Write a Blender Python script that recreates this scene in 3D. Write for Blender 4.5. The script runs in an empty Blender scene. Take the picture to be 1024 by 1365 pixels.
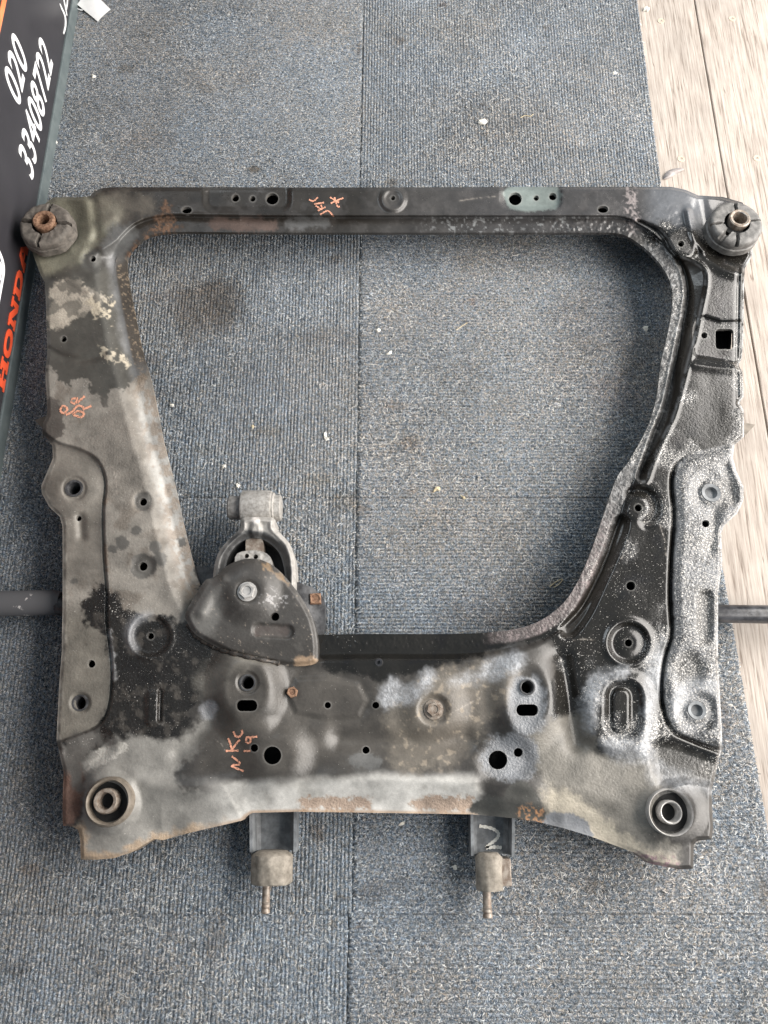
import bpy, math, random
import numpy as np
from mathutils import Vector, Matrix
random.seed(7)
RNG = np.random.default_rng(11)
scene = bpy.context.scene
col = scene.collection

# ------------------------------------------------------------------ camera
CAM_H, TILT, FPX = 0.97, math.radians(18.2), 1025.0
W0, H0 = 1024.0, 1365.0
ST, CT = math.sin(TILT), math.cos(TILT)
cam = bpy.data.cameras.new('camera')
cam.sensor_fit = 'VERTICAL'; cam.sensor_height = 36.0; cam.sensor_width = 27.0
cam.lens = 36.0 * FPX / H0
cam.clip_start = 0.02; cam.clip_end = 100
camo = bpy.data.objects.new('camera', cam); col.objects.link(camo)
camo.location = (0, 0, CAM_H); camo.rotation_euler = (TILT, 0, 0)
scene.camera = camo

# ------------------------------------------------------------------ light
wd = bpy.data.worlds.new('World'); scene.world = wd; wd.use_nodes = True
bg = wd.node_tree.nodes['Background']
bg.inputs[0].default_value = (0.74, 0.88, 1.0, 1); bg.inputs[1].default_value = 0.37
def area(name, loc, target, sx, sy, power, colr):
    l = bpy.data.lights.new(name, 'AREA'); l.shape = 'RECTANGLE'; l.size = sx; l.size_y = sy
    l.energy = power; l.color = colr
    o = bpy.data.objects.new(name, l); col.objects.link(o); o.location = loc
    o.rotation_euler = (Vector(target) - Vector(loc)).to_track_quat('-Z', 'Y').to_euler()
    return o
area('daylight_opening', (1.75, 0.50, 1.15), (0.0, 0.45, 0.25), 3.0, 1.7, 185, (1.0, 0.95, 0.895))
area('skylight_far_side', (-1.5, 1.7, 1.9), (0.0, 0.4, 0.0), 1.6, 1.2, 34, (0.88, 0.95, 1.0))  # added soft fill from the left, no opening seen there
scene.view_settings.view_transform = 'Standard'; scene.view_settings.look = 'None'
scene.view_settings.exposure = 0.0; scene.view_settings.gamma = 1.0
scene.render.engine = 'CYCLES'
scene.cycles.use_denoising = True
scene.cycles.max_bounces = 6

# ------------------------------------------------------------------ helpers
def P(px, py, z):
    """photo pixel + height above the carpet -> world point(s)"""
    u = (np.asarray(px, float) - 512.0) / FPX; v = (682.5 - np.asarray(py, float)) / FPX
    s = (CAM_H - z) / (CT - v * ST)
    return np.stack([u * s, s * (ST + v * CT), np.broadcast_to(np.asarray(z, float), np.shape(s)) + 0 * s], -1)
def SC(px, py, z):
    v = (682.5 - py) / FPX
    return (CAM_H - z) / (CT - v * ST) / FPX
def ss(a, b, x):
    t = np.clip((x - a) / (b - a), 0, 1); return t * t * (3 - 2 * t)
_T = RNG.random((256, 256))
def vnoise(x, y):
    xi = np.floor(x).astype(int); yi = np.floor(y).astype(int)
    fx = x - xi; fy = y - yi
    fx = fx * fx * (3 - 2 * fx); fy = fy * fy * (3 - 2 * fy)
    a = _T[xi & 255, yi & 255]; b = _T[(xi + 1) & 255, yi & 255]
    c = _T[xi & 255, (yi + 1) & 255]; d = _T[(xi + 1) & 255, (yi + 1) & 255]
    return (a + (b - a) * fx) * (1 - fy) + (c + (d - c) * fx) * fy
def fbm(x, y, scale, octv=4, seed=0.0):
    """fractal value noise, about -1..1; scale = feature size in pixels"""
    s = 0; a = 1; n = 0; x = x / scale + seed * 17.3; y = y / scale + seed * 31.7
    for i in range(octv):
        s = s + a * (vnoise(x, y) * 2 - 1); n += a; a *= 0.55
        x = x * 2.03 + 13.7; y = y * 2.03 + 5.1
    return s / n * 1.5
def spline(pts, closed=True, sub=4):
    """Catmull-Rom through the points"""
    p = np.array(pts, float); n = len(p); out = []
    rng = range(n) if closed else range(n - 1)
    for i in rng:
        if closed: a, b, c, d = p[i - 1], p[i], p[(i + 1) % n], p[(i + 2) % n]
        else: a, b, c, d = p[max(i - 1, 0)], p[i], p[i + 1], p[min(i + 2, n - 1)]
        for k in range(sub):
            t = k / sub
            out.append(0.5 * (2 * b + (c - a) * t + (2 * a - 5 * b + 4 * c - d) * t * t + (3 * b - a - 3 * c + d) * t ** 3))
    if not closed: out.append(p[-1])
    return np.array(out)
def circle(x, y, rx, ry=None, n=28, rot=0):
    ry = rx if ry is None else ry
    a = np.linspace(0, 2 * np.pi, n, endpoint=False); c, s = math.cos(rot), math.sin(rot)
    return np.stack([x + rx * np.cos(a) * c - ry * np.sin(a) * s, y + rx * np.cos(a) * s + ry * np.sin(a) * c], -1)
def rrect(x, y, w, h, r, rot=0, n=6):
    pts = []
    for cx, cy, a0 in ((w / 2 - r, h / 2 - r, 0), (-w / 2 + r, h / 2 - r, 90), (-w / 2 + r, -h / 2 + r, 180), (w / 2 - r, -h / 2 + r, 270)):
        for k in range(n + 1):
            a = math.radians(a0 + 90 * k / n); pts.append((cx + r * math.cos(a), cy + r * math.sin(a)))
    p = np.array(pts); c, s = math.cos(rot), math.sin(rot)
    return np.stack([x + p[:, 0] * c - p[:, 1] * s, y + p[:, 0] * s + p[:, 1] * c], -1)
def pdist(x, y, poly, closed=True):
    """unsigned distance to a polyline, only evaluated near its box"""
    p = np.asarray(poly, float); d2 = np.full(x.shape, 1e12)
    q = np.roll(p, -1, 0) if closed else p[1:]; p0 = p if closed else p[:-1]
    for (ax, ay), (bx, by) in zip(p0, q):
        dx, dy = bx - ax, by - ay; L = dx * dx + dy * dy + 1e-12
        t = np.clip(((x - ax) * dx + (y - ay) * dy) / L, 0, 1)
        np.minimum(d2, (x - ax - t * dx) ** 2 + (y - ay - t * dy) ** 2, out=d2)
    return np.sqrt(d2)
def inside(x, y, poly):
    p = np.asarray(poly, float); r = np.zeros(x.shape, bool)
    for (ax, ay), (bx, by) in zip(p, np.roll(p, -1, 0)):
        if ay == by: continue
        r ^= ((ay > y) != (by > y)) & (x < (bx - ax) * (y - ay) / (by - ay) + ax)
    return r
def sdf(x, y, poly):
    d = pdist(x, y, poly); return np.where(inside(x, y, poly), -d, d)
def sdf_near(x, y, poly, pad):
    """sdf, exact inside the padded box, large outside"""
    p = np.asarray(poly); m = (x > p[:, 0].min() - pad) & (x < p[:, 0].max() + pad) & (y > p[:, 1].min() - pad) & (y < p[:, 1].max() + pad)
    out = np.full(x.shape, 1e3); out[m] = sdf(x[m], y[m], poly); return out

def link(name, me, mat=None, parent=None, smooth=True):
    o = bpy.data.objects.new(name, me); col.objects.link(o)
    if mat: me.materials.append(mat)
    if smooth: me.polygons.foreach_set('use_smooth', [True] * len(me.polygons))
    if parent: o.parent = parent
    return o
def mesh(name, v, f, mat=None, parent=None, smooth=True):
    me = bpy.data.meshes.new(name); me.from_pydata([tuple(map(float, a)) for a in v], [], [tuple(map(int, a)) for a in f]); me.update()
    return link(name, me, mat, parent, smooth)
def empty(name, loc=(0, 0, 0)):
    o = bpy.data.objects.new(name, None); o.empty_display_size = 0.05; col.objects.link(o); o.location = loc; return o
def tag(o, label=None, cat=None, group=None, kind=None):
    for k, w in (('label', label), ('category', cat), ('group', group), ('kind', kind)):
        if w: o[k] = w
    return o
def smooth_by_angle(o, deg=35):
    me = o.data; me.update()
    import bmesh
    bm = bmesh.new(); bm.from_mesh(me)
    for e in bm.edges:
        if len(e.link_faces) == 2 and e.calc_face_angle(0) > math.radians(deg): e.smooth = False
    bm.to_mesh(me); bm.free(); return o
def attr(me, name, arr, n=4):
    if n == 4:
        a = me.attributes.new(name, 'FLOAT_COLOR', 'POINT')
        c = np.ones((len(arr), 4), np.float32); c[:, :3] = arr; a.data.foreach_set('color', c.ravel())
    else:
        a = me.attributes.new(name, 'FLOAT', 'POINT'); a.data.foreach_set('value', np.asarray(arr, np.float32))

def sheet(name, outer, openings, step, hfun, mat, parent, paint=None, skirt=(0.025, 0.006), flat_ref=None, smooth_n=True):
    """A pressed sheet: a fine grid cut to an outline and its holes, lifted to hfun(px,py) metres,
    with walls turned down along every edge (skirt = outer depth, hole depth)."""
    outer = np.asarray(outer, float)
    x0, y0 = outer.min(0) - 2 * step; x1, y1 = outer.max(0) + 2 * step
    nx, ny = int((x1 - x0) / step) + 2, int((y1 - y0) / step) + 2
    gx, gy = np.meshgrid(x0 + step * np.arange(nx), y0 + step * np.arange(ny), indexing='ij')
    x, y = gx.ravel(), gy.ravel()
    def D(x, y):
        d = sdf(x, y, outer)
        for h in openings:
            np.maximum(d, -sdf_near(x, y, h, 6 * step), out=d)
        return d
    d = D(x, y)
    inn = d < -0.35 * step
    ing = inn.reshape(nx, ny)
    q = ing[:-1, :-1] | ing[1:, :-1] | ing[1:, 1:] | ing[:-1, 1:]
    used = np.zeros((nx, ny), bool)
    for a, b in ((0, 0), (1, 0), (1, 1), (0, 1)):
        used[a:a + nx - 1, b:b + ny - 1] |= q
    used = used.ravel(); move = used & ~inn
    for it in range(3):
        mx, my = x[move], y[move]; e = 0.05
        dd = D(mx, my); gxn = (D(mx + e, my) - D(mx - e, my)) / (2 * e); gyn = (D(mx, my + e) - D(mx, my - e)) / (2 * e)
        L = np.maximum(gxn ** 2 + gyn ** 2, 0.25)
        x[move] = mx - dd * gxn / L; y[move] = my - dd * gyn / L
    idx = -np.ones(nx * ny, int); idx[used] = np.arange(used.sum())
    I = np.arange(nx * ny).reshape(nx, ny)
    Q = np.stack([I[:-1, :-1], I[:-1, 1:], I[1:, 1:], I[1:, :-1]], -1)[q]
    Q = idx[Q]
    px, py = x[used], y[used]
    z = hfun(px, py)
    if flat_ref is None: V = P(px, py, z)
    else:
        V = P(px, py, flat_ref); V[:, 2] = z
    # walls along the open edges
    E = np.concatenate([Q[:, [0, 1]], Q[:, [1, 2]], Q[:, [2, 3]], Q[:, [3, 0]]])
    key = np.sort(E, 1); k = key[:, 0] * (len(px) + 1) + key[:, 1]
    _, inv, cnt = np.unique(k, return_inverse=True, return_counts=True)
    B = E[cnt[inv] == 1]
    bv = np.unique(B); n0 = len(px)
    do = np.abs(sdf(px[bv], py[bv], outer))
    dep = np.where(do < 1.2 * step, skirt[0], skirt[1])
    top = np.full(n0, -1); top[bv] = n0 + np.arange(len(bv)); bot = np.full(n0, -1); bot[bv] = n0 + len(bv) + np.arange(len(bv))
    Vt = V[bv].copy(); Vb = V[bv].copy(); Vb[:, 2] -= dep
    V = np.concatenate([V, Vt, Vb])
    F = np.concatenate([Q, np.stack([B[:, 1], B[:, 0], top[B[:, 0]], top[B[:, 1]]], -1)[:0],
                        np.stack([top[B[:, 1]], top[B[:, 0]], bot[B[:, 0]], bot[B[:, 1]]], -1)])
    PX = np.concatenate([px, px[bv], px[bv]]); PY = np.concatenate([py, py[bv], py[bv]])
    me = bpy.data.meshes.new(name)
    me.vertices.add(len(V)); me.vertices.foreach_set('co', V.astype(np.float32).ravel())
    me.loops.add(F.size); me.loops.foreach_set('vertex_index', F[:, ::-1].astype(np.int32).ravel() if False else F.astype(np.int32).ravel())
    me.polygons.add(len(F)); me.polygons.foreach_set('loop_start', np.arange(0, F.size, 4, dtype=np.int32))
    me.update(calc_edges=True); me.validate()
    o = link(name, me, mat, parent)
    me.polygons.foreach_set('use_smooth', [True] * len(me.polygons))
    if paint and len(me.vertices) == len(V):
        c, r, b, k = paint(PX, PY)
        attr(me, 'Col', c); attr(me, 'Rgh', r, 1); attr(me, 'Bmp', b, 1); attr(me, 'Spk', k, 1)
    # make sure the top looks up
    me.update()
    nz = np.zeros(len(me.polygons) * 3, np.float32); me.polygons.foreach_get('normal', nz)
    if nz[2::3][:len(Q)].mean() < 0: me.flip_normals()
    return o

def lathe(name, prof, origin, axis='Z', n=40, mat=None, parent=None, deg=35):
    """prof = [(radius, along)], metres, turned about an axis through origin"""
    v = []; f = []
    for r, a in prof:
        for k in range(n):
            t = 2 * math.pi * k / n; c, s = r * math.cos(t), r * math.sin(t)
            v.append({'Z': (c, s, a), 'X': (a, c, s), 'Y': (s, a, c)}[axis])
    for i in range(len(prof) - 1):
        for k in range(n):
            j = (k + 1) % n; f.append((i * n + k, i * n + j, (i + 1) * n + j, (i + 1) * n + k))
    v = [tuple(np.array(a) + np.array(origin)) for a in v]
    o = mesh(name, v, f, mat, parent); smooth_by_angle(o, deg); return o
def tube(name, pts, r, mat, parent=None, n=10, flat=None):
    pts = [Vector(p) for p in pts]; v = []; f = []
    rr = r if isinstance(r, (list, tuple)) else [r] * len(pts)
    up = Vector((0, 0, 1))
    for i, p in enumerate(pts):
        d = (pts[min(i + 1, len(pts) - 1)] - pts[max(i - 1, 0)]).normalized()
        a = d.cross(up); a = a.normalized() if a.length > 1e-4 else Vector((1, 0, 0)); b = a.cross(d)
        for k in range(n):
            t = 2 * math.pi * k / n; v.append(p + a * math.cos(t) * rr[i] + b * math.sin(t) * rr[i] * (flat or 1))
    for i in range(len(pts) - 1):
        for k in range(n):
            j = (k + 1) % n; f.append((i * n + k, i * n + j, (i + 1) * n + j, (i + 1) * n + k))
    f.append(tuple(range(n))[::-1]); f.append(tuple((len(pts) - 1) * n + k for k in range(n)))
    o = mesh(name, v, f, mat, parent); smooth_by_angle(o, 50); return o
def box(name, x0, x1, y0, y1, z0, z1, mat, parent=None, bev=0.0015):
    v = [(x, y, z) for x in (x0, x1) for y in (y0, y1) for z in (z0, z1)]
    f = [(0, 1, 3, 2), (4, 6, 7, 5), (0, 4, 5, 1), (2, 3, 7, 6), (0, 2, 6, 4), (1, 5, 7, 3)]
    o = mesh(name, v, f, mat, parent, False)
    if bev:
        import bmesh
        bm = bmesh.new(); bm.from_mesh(o.data); bmesh.ops.recalc_face_normals(bm, faces=bm.faces)
        bmesh.ops.bevel(bm, geom=bm.edges[:], offset=bev, segments=2, affect='EDGES', profile=0.5); bm.to_mesh(o.data); bm.free()
    return o

# ------------------------------------------------------------------ materials
def newmat(name):
    m = bpy.data.materials.new(name); m.use_nodes = True
    nt = m.node_tree; return m, nt, nt.nodes['Principled BSDF']
def N(nt, t, **kw):
    n = nt.nodes.new(t)
    for k, w in kw.items():
        if k.startswith('i_'): n.inputs[k[2:].replace('_', ' ')].default_value = w
        else: setattr(n, k, w)
    return n
def mat_attr(name, spec=0.5, fine=1500, coarse=360):
    """painted steel: colour, gloss and roughness of the film come from the wear map on the mesh"""
    m, nt, b = newmat(name); L = nt.links.new
    tc = N(nt, 'ShaderNodeTexCoord')
    c = N(nt, 'ShaderNodeAttribute', attribute_name='Col'); r = N(nt, 'ShaderNodeAttribute', attribute_name='Rgh'); bp = N(nt, 'ShaderNodeAttribute', attribute_name='Bmp')
    n1 = N(nt, 'ShaderNodeTexNoise', i_Scale=fine, i_Detail=3.0); n2 = N(nt, 'ShaderNodeTexNoise', i_Scale=coarse, i_Detail=5.0)
    L(tc.outputs['Object'], n1.inputs['Vector']); L(tc.outputs['Object'], n2.inputs['Vector'])
    ramp = N(nt, 'ShaderNodeMapRange', i_From_Min=0.3, i_From_Max=0.7, i_To_Min=0.86, i_To_Max=1.14); L(n1.outputs['Fac'], ramp.inputs['Value'])
    mul = N(nt, 'ShaderNodeVectorMath', operation='SCALE'); L(c.outputs['Color'], mul.inputs[0]); L(ramp.outputs[0], mul.inputs['Scale'])
    # flecks of dust and pale speckle, as dense as the wear map says
    sk = N(nt, 'ShaderNodeAttribute', attribute_name='Spk'); n3 = N(nt, 'ShaderNodeTexNoise', i_Scale=620.0, i_Detail=2.0, i_Roughness=0.6); L(tc.outputs['Object'], n3.inputs['Vector'])
    th = N(nt, 'ShaderNodeMath', operation='MULTIPLY_ADD'); L(sk.outputs['Fac'], th.inputs[0]); th.inputs[1].default_value = 0.30; L(n3.outputs['Fac'], th.inputs[2])
    tr = N(nt, 'ShaderNodeMapRange', i_From_Min=0.755, i_From_Max=0.80, i_To_Max=0.85); L(th.outputs[0], tr.inputs['Value'])
    sx = N(nt, 'ShaderNodeMix', data_type='RGBA'); L(tr.outputs[0], sx.inputs['Factor']); L(mul.outputs[0], sx.inputs[6]); sx.inputs[7].default_value = (0.56, 0.53, 0.49, 1)
    L(sx.outputs[2], b.inputs['Base Color'])
    ra = N(nt, 'ShaderNodeMath', operation='MULTIPLY_ADD'); L(n2.outputs['Fac'], ra.inputs[0]); ra.inputs[1].default_value = 0.16; 
    rs = N(nt, 'ShaderNodeMath', operation='SUBTRACT'); L(r.outputs['Fac'], rs.inputs[0]); rs.inputs[1].default_value = 0.08
    L(rs.outputs[0], ra.inputs[2]); L(ra.outputs[0], b.inputs['Roughness'])
    sm = N(nt, 'ShaderNodeMath', operation='MULTIPLY_ADD'); L(n1.outputs['Fac'], sm.inputs[0]); sm.inputs[1].default_value = 0.10; L(n2.outputs['Fac'], sm.inputs[2])
    bu = N(nt, 'ShaderNodeBump', i_Distance=0.0022); L(sm.outputs[0], bu.inputs['Height']); L(bp.outputs['Fac'], bu.inputs['Strength'])
    L(bu.outputs[0], b.inputs['Normal']); b.inputs['Specular IOR Level'].default_value = spec
    return m
def mat_worn(name, c1, c2, rough=0.6, scale=300, metal=0.0, bump=0.4, bdist=0.001, lo=0.4, hi=0.6):
    m, nt, b = newmat(name); L = nt.links.new
    tc = N(nt, 'ShaderNodeTexCoord'); n = N(nt, 'ShaderNodeTexNoise', i_Scale=scale, i_Detail=6.0, i_Roughness=0.65); L(tc.outputs['Object'], n.inputs['Vector'])
    r = N(nt, 'ShaderNodeValToRGB'); r.color_ramp.elements[0].position = lo; r.color_ramp.elements[1].position = hi
    r.color_ramp.elements[0].color = (*c1, 1); r.color_ramp.elements[1].color = (*c2, 1)
    L(n.outputs['Fac'], r.inputs[0]); L(r.outputs[0], b.inputs['Base Color'])
    bu = N(nt, 'ShaderNodeBump', i_Distance=bdist, i_Strength=bump); L(n.outputs['Fac'], bu.inputs['Height']); L(bu.outputs[0], b.inputs['Normal'])
    b.inputs['Roughness'].default_value = rough; b.inputs['Metallic'].default_value = metal
    return m
M_STEEL = mat_attr('worn_painted_steel')
M_RUBBER = mat_worn('dusty_rubber', (0.05, 0.044, 0.038), (0.16, 0.14, 0.12), 0.8, 130, bump=0.6, lo=0.3, hi=0.7)
M_RUBBER_G = mat_worn('grey_rubber', (0.11, 0.105, 0.10), (0.22, 0.21, 0.20), 0.6, 160, bump=0.25)
M_RUBBER_T = mat_worn('grey_top_rubber', (0.075, 0.072, 0.068), (0.155, 0.148, 0.14), 0.55, 110, bump=0.2)
M_BLACK = mat_worn('black_rubber', (0.004, 0.004, 0.004), (0.010, 0.010, 0.010), 0.75, 200)
M_RUST = mat_worn('rusty_steel', (0.12, 0.058, 0.032), (0.27, 0.16, 0.10), 0.75, 300, bump=0.6)
M_RUSTPALE = mat_worn('pale_rusty_zinc', (0.16, 0.12, 0.092), (0.30, 0.26, 0.22), 0.5, 170, 0.3, bump=0.3)
M_ZINC = mat_worn('worn_zinc', (0.32, 0.31, 0.295), (0.50, 0.48, 0.46), 0.4, 90, 0.3, 0.1)
M_CAST = mat_worn('cast_aluminium', (0.24, 0.225, 0.205), (0.42, 0.40, 0.375), 0.55, 230, 0.25, 0.5, lo=0.36, hi=0.62)
M_DARKST = mat_worn('dark_painted_steel', (0.03, 0.03, 0.032), (0.075, 0.075, 0.078), 0.4, 120, bump=0.25)
M_SLATE = mat_worn('slate_painted_steel', (0.10, 0.105, 0.11), (0.20, 0.21, 0.22), 0.45, 60, bump=0.2)
M_BARL = mat_worn('patchy_grey_bar', (0.085, 0.085, 0.09), (0.42, 0.40, 0.39), 0.5, 75, bump=0.25, lo=0.63, hi=0.67)
M_BARR = mat_worn('black_bar', (0.012, 0.012, 0.014), (0.05, 0.05, 0.055), 0.28, 90, bump=0.25)
M_CRUST = mat_worn('crusted_rubber', (0.11, 0.095, 0.075), (0.32, 0.285, 0.24), 0.8, 110, bump=0.5, lo=0.3, hi=0.72)
M_ORANGE = mat_worn('orange_paint_pen', (0.14, 0.075, 0.05), (0.68, 0.32, 0.21), 0.7, 420, lo=0.36, hi=0.50)
M_WHITEP = mat_worn('white_paint_pen', (0.70, 0.66, 0.58), (0.85, 0.83, 0.78), 0.6, 500)

# ================================================================== the setting
# ---- wooden deck
def mat_wood():
    m, nt, b = newmat('weathered_pale_boards'); L = nt.links.new
    tc = N(nt, 'ShaderNodeTexCoord'); oi = N(nt, 'ShaderNodeObjectInfo')
    add = N(nt, 'ShaderNodeVectorMath', operation='MULTIPLY_ADD'); L(oi.outputs['Random'], add.inputs[0]); add.inputs[1].default_value = (7, 3, 1); L(tc.outputs['Object'], add.inputs[2])
    mp = N(nt, 'ShaderNodeMapping'); mp.inputs['Scale'].default_value = (1, 0.045, 1); L(add.outputs[0], mp.inputs['Vector'])
    wob = N(nt, 'ShaderNodeTexNoise', i_Scale=9.0, i_Detail=2.0); L(add.outputs[0], wob.inputs['Vector'])
    g = N(nt, 'ShaderNodeTexNoise', i_Scale=330.0, i_Detail=5.0, i_Roughness=0.6, i_Distortion=0.4); L(mp.outputs[0], g.inputs['Vector'])
    r = N(nt, 'ShaderNodeValToRGB'); e = r.color_ramp.elements
    e[0].position = 0.30; e[0].color = (0.15, 0.115, 0.09, 1); e[1].position = 0.66; e[1].color = (0.425, 0.378, 0.335, 1)
    k = r.color_ramp.elements.new(0.45); k.color = (0.325, 0.28, 0.243, 1); L(g.outputs['Fac'], r.inputs[0])
    # long thin drying cracks
    mp2 = N(nt, 'ShaderNodeMapping'); mp2.inputs['Scale'].default_value = (1, 0.018, 1); L(add.outputs[0], mp2.inputs['Vector'])
    v = N(nt, 'ShaderNodeTexNoise', i_Scale=95.0, i_Detail=2.0, i_Distortion=0.2); L(mp2.outputs[0], v.inputs['Vector'])
    cr = N(nt, 'ShaderNodeValToRGB'); ce = cr.color_ramp.elements
    ce[0].position = 0.492; ce[0].color = (0, 0, 0, 1); ce[1].position = 0.5; ce[1].color = (1, 1, 1, 1); z = ce.new(0.508); z.color = (0, 0, 0, 1)
    L(v.outputs['Fac'], cr.inputs[0])
    big = N(nt, 'ShaderNodeTexNoise', i_Scale=14.0, i_Detail=4.0); L(add.outputs[0], big.inputs['Vector'])
    gate = N(nt, 'ShaderNodeMapRange', i_From_Min=0.47, i_From_Max=0.56); L(big.outputs['Fac'], gate.inputs['Value'])
    cg = N(nt, 'ShaderNodeMath', operation='MULTIPLY'); L(cr.outputs[0], cg.inputs[0]); L(gate.outputs[0], cg.inputs[1])
    cs = N(nt, 'ShaderNodeMath', operation='MULTIPLY'); L(cg.outputs[0], cs.inputs[0]); cs.inputs[1].default_value = 0.8
    mx = N(nt, 'ShaderNodeMix', data_type='RGBA'); L(cs.outputs[0], mx.inputs['Factor']); L(r.outputs[0], mx.inputs[6]); mx.inputs[7].default_value = (0.13, 0.09, 0.065, 1)
    st = N(nt, 'ShaderNodeMapRange', i_From_Min=0.35, i_From_Max=0.7, i_To_Min=0.86, i_To_Max=1.1); L(big.outputs['Fac'], st.inputs['Value'])
    sc = N(nt, 'ShaderNodeVectorMath', operation='SCALE'); L(mx.outputs[2], sc.inputs[0]); L(st.outputs[0], sc.inputs['Scale']); L(sc.outputs[0], b.inputs['Base Color'])
    h = N(nt, 'ShaderNodeMath', operation='SUBTRACT'); L(g.outputs['Fac'], h.inputs[0]); L(cg.outputs[0], h.inputs[1])
    bu = N(nt, 'ShaderNodeBump', i_Distance=0.0008, i_Strength=0.6); L(h.outputs[0], bu.inputs['Height']); L(bu.outputs[0], b.inputs['Normal'])
    b.inputs['Roughness'].default_value = 0.75; return m
M_WOOD = mat_wood()
M_SCREW = mat_worn('painted_screw', (0.36, 0.29, 0.22), (0.55, 0.46, 0.37), 0.6, 700)
deck = tag(empty('wooden_deck'), kind='structure')
ZW = -0.008                                           # top of the boards, under the carpet
seam_x = float(P(926, 0, ZW)[0])
bw = 0.146
for i in range(-10, 4):
    xa = seam_x + i * bw + 0.0012; xb = seam_x + (i + 1) * bw - 0.0012
    dz = random.uniform(-0.0012, 0.0006) if i not in (-1, 0) else (0.0 if i == -1 else -0.001)
    pl = box('plank', xa, xb, -0.9, 2.2, ZW - 0.022 + dz, ZW + dz, M_WOOD, deck, 0.0014)
    if i in (-1, 0):
        for (sx, sy) in (((881, 28), (908, 212)) if i == -1 else ((976, 25), (1009, 211))):
            p = P(sx, sy, ZW + dz); r = 0.0062
            s = lathe('screw', [(0.0, -0.0008), (r * 0.32, -0.0008), (r * 0.36, 0.0002), (r * 0.9, 0.0003), (r, -0.0006), (r * 1.12, -0.0014)], (p[0], p[1], ZW + dz + 0.0004), 'Z', 20, M_SCREW, pl)
        # a second pair hidden from view further along the board is left out

# ---- carpet tiles
def mat_carpet():
    m, nt, b = newmat('ribbed_needlefelt_carpet'); L = nt.links.new
    tc = N(nt, 'ShaderNodeTexCoord'); at = N(nt, 'ShaderNodeAttribute', attribute_name='Stain'); rb = N(nt, 'ShaderNodeAttribute', attribute_name='Rib')
    n1 = N(nt, 'ShaderNodeTexNoise', i_Scale=430.0, i_Detail=3.0, i_Roughness=0.75, i_Distortion=1.5); L(tc.outputs['Object'], n1.inputs['Vector'])
    r = N(nt, 'ShaderNodeValToRGB'); e = r.color_ramp.elements
    e[0].position = 0.36; e[0].color = (0.020, 0.027, 0.033, 1); e[1].position = 0.69; e[1].color = (0.62, 0.63, 0.62, 1)
    for p, c in ((0.44, (0.056, 0.069, 0.080)), (0.50, (0.135, 0.152, 0.164)), (0.57, (0.275, 0.287, 0.292))):
        k = e.new(p); k.color = (*c, 1)
    L(n1.outputs['Fac'], r.inputs[0])
    n2 = N(nt, 'ShaderNodeTexNoise', i_Scale=240.0, i_Detail=2.0); L(tc.outputs['Object'], n2.inputs['Vector'])
    r2 = N(nt, 'ShaderNodeValToRGB'); e2 = r2.color_ramp.elements
    e2[0].position = 0.35; e2[0].color = (0.82, 0.92, 1.06, 1); e2[1].position = 0.65; e2[1].color = (1.14, 1.02, 0.92, 1); L(n2.outputs['Fac'], r2.inputs[0])
    mu = N(nt, 'ShaderNodeMix', data_type='RGBA', blend_type='MULTIPLY'); mu.inputs['Factor'].default_value = 1; L(r.outputs[0], mu.inputs[6]); L(r2.outputs[0], mu.inputs[7])
    mu2 = N(nt, 'ShaderNodeMix', data_type='RGBA', blend_type='MULTIPLY'); mu2.inputs['Factor'].default_value = 1; L(mu.outputs[2], mu2.inputs[6]); L(at.outputs['Color'], mu2.inputs[7])
    L(mu2.outputs[2], b.inputs['Base Color'])
    bu = N(nt, 'ShaderNodeBump', i_Distance=0.0016, i_Strength=0.9); L(n1.outputs['Fac'], bu.inputs['Height']); L(bu.outputs[0], b.inputs['Normal'])
    b.inputs['Roughness'].default_value = 0.95; b.inputs['Specular IOR Level'].default_value = 0.12
    b.inputs['Sheen Weight'].default_value = 0.15
    return m
M_CARPET = mat_carpet()
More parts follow.
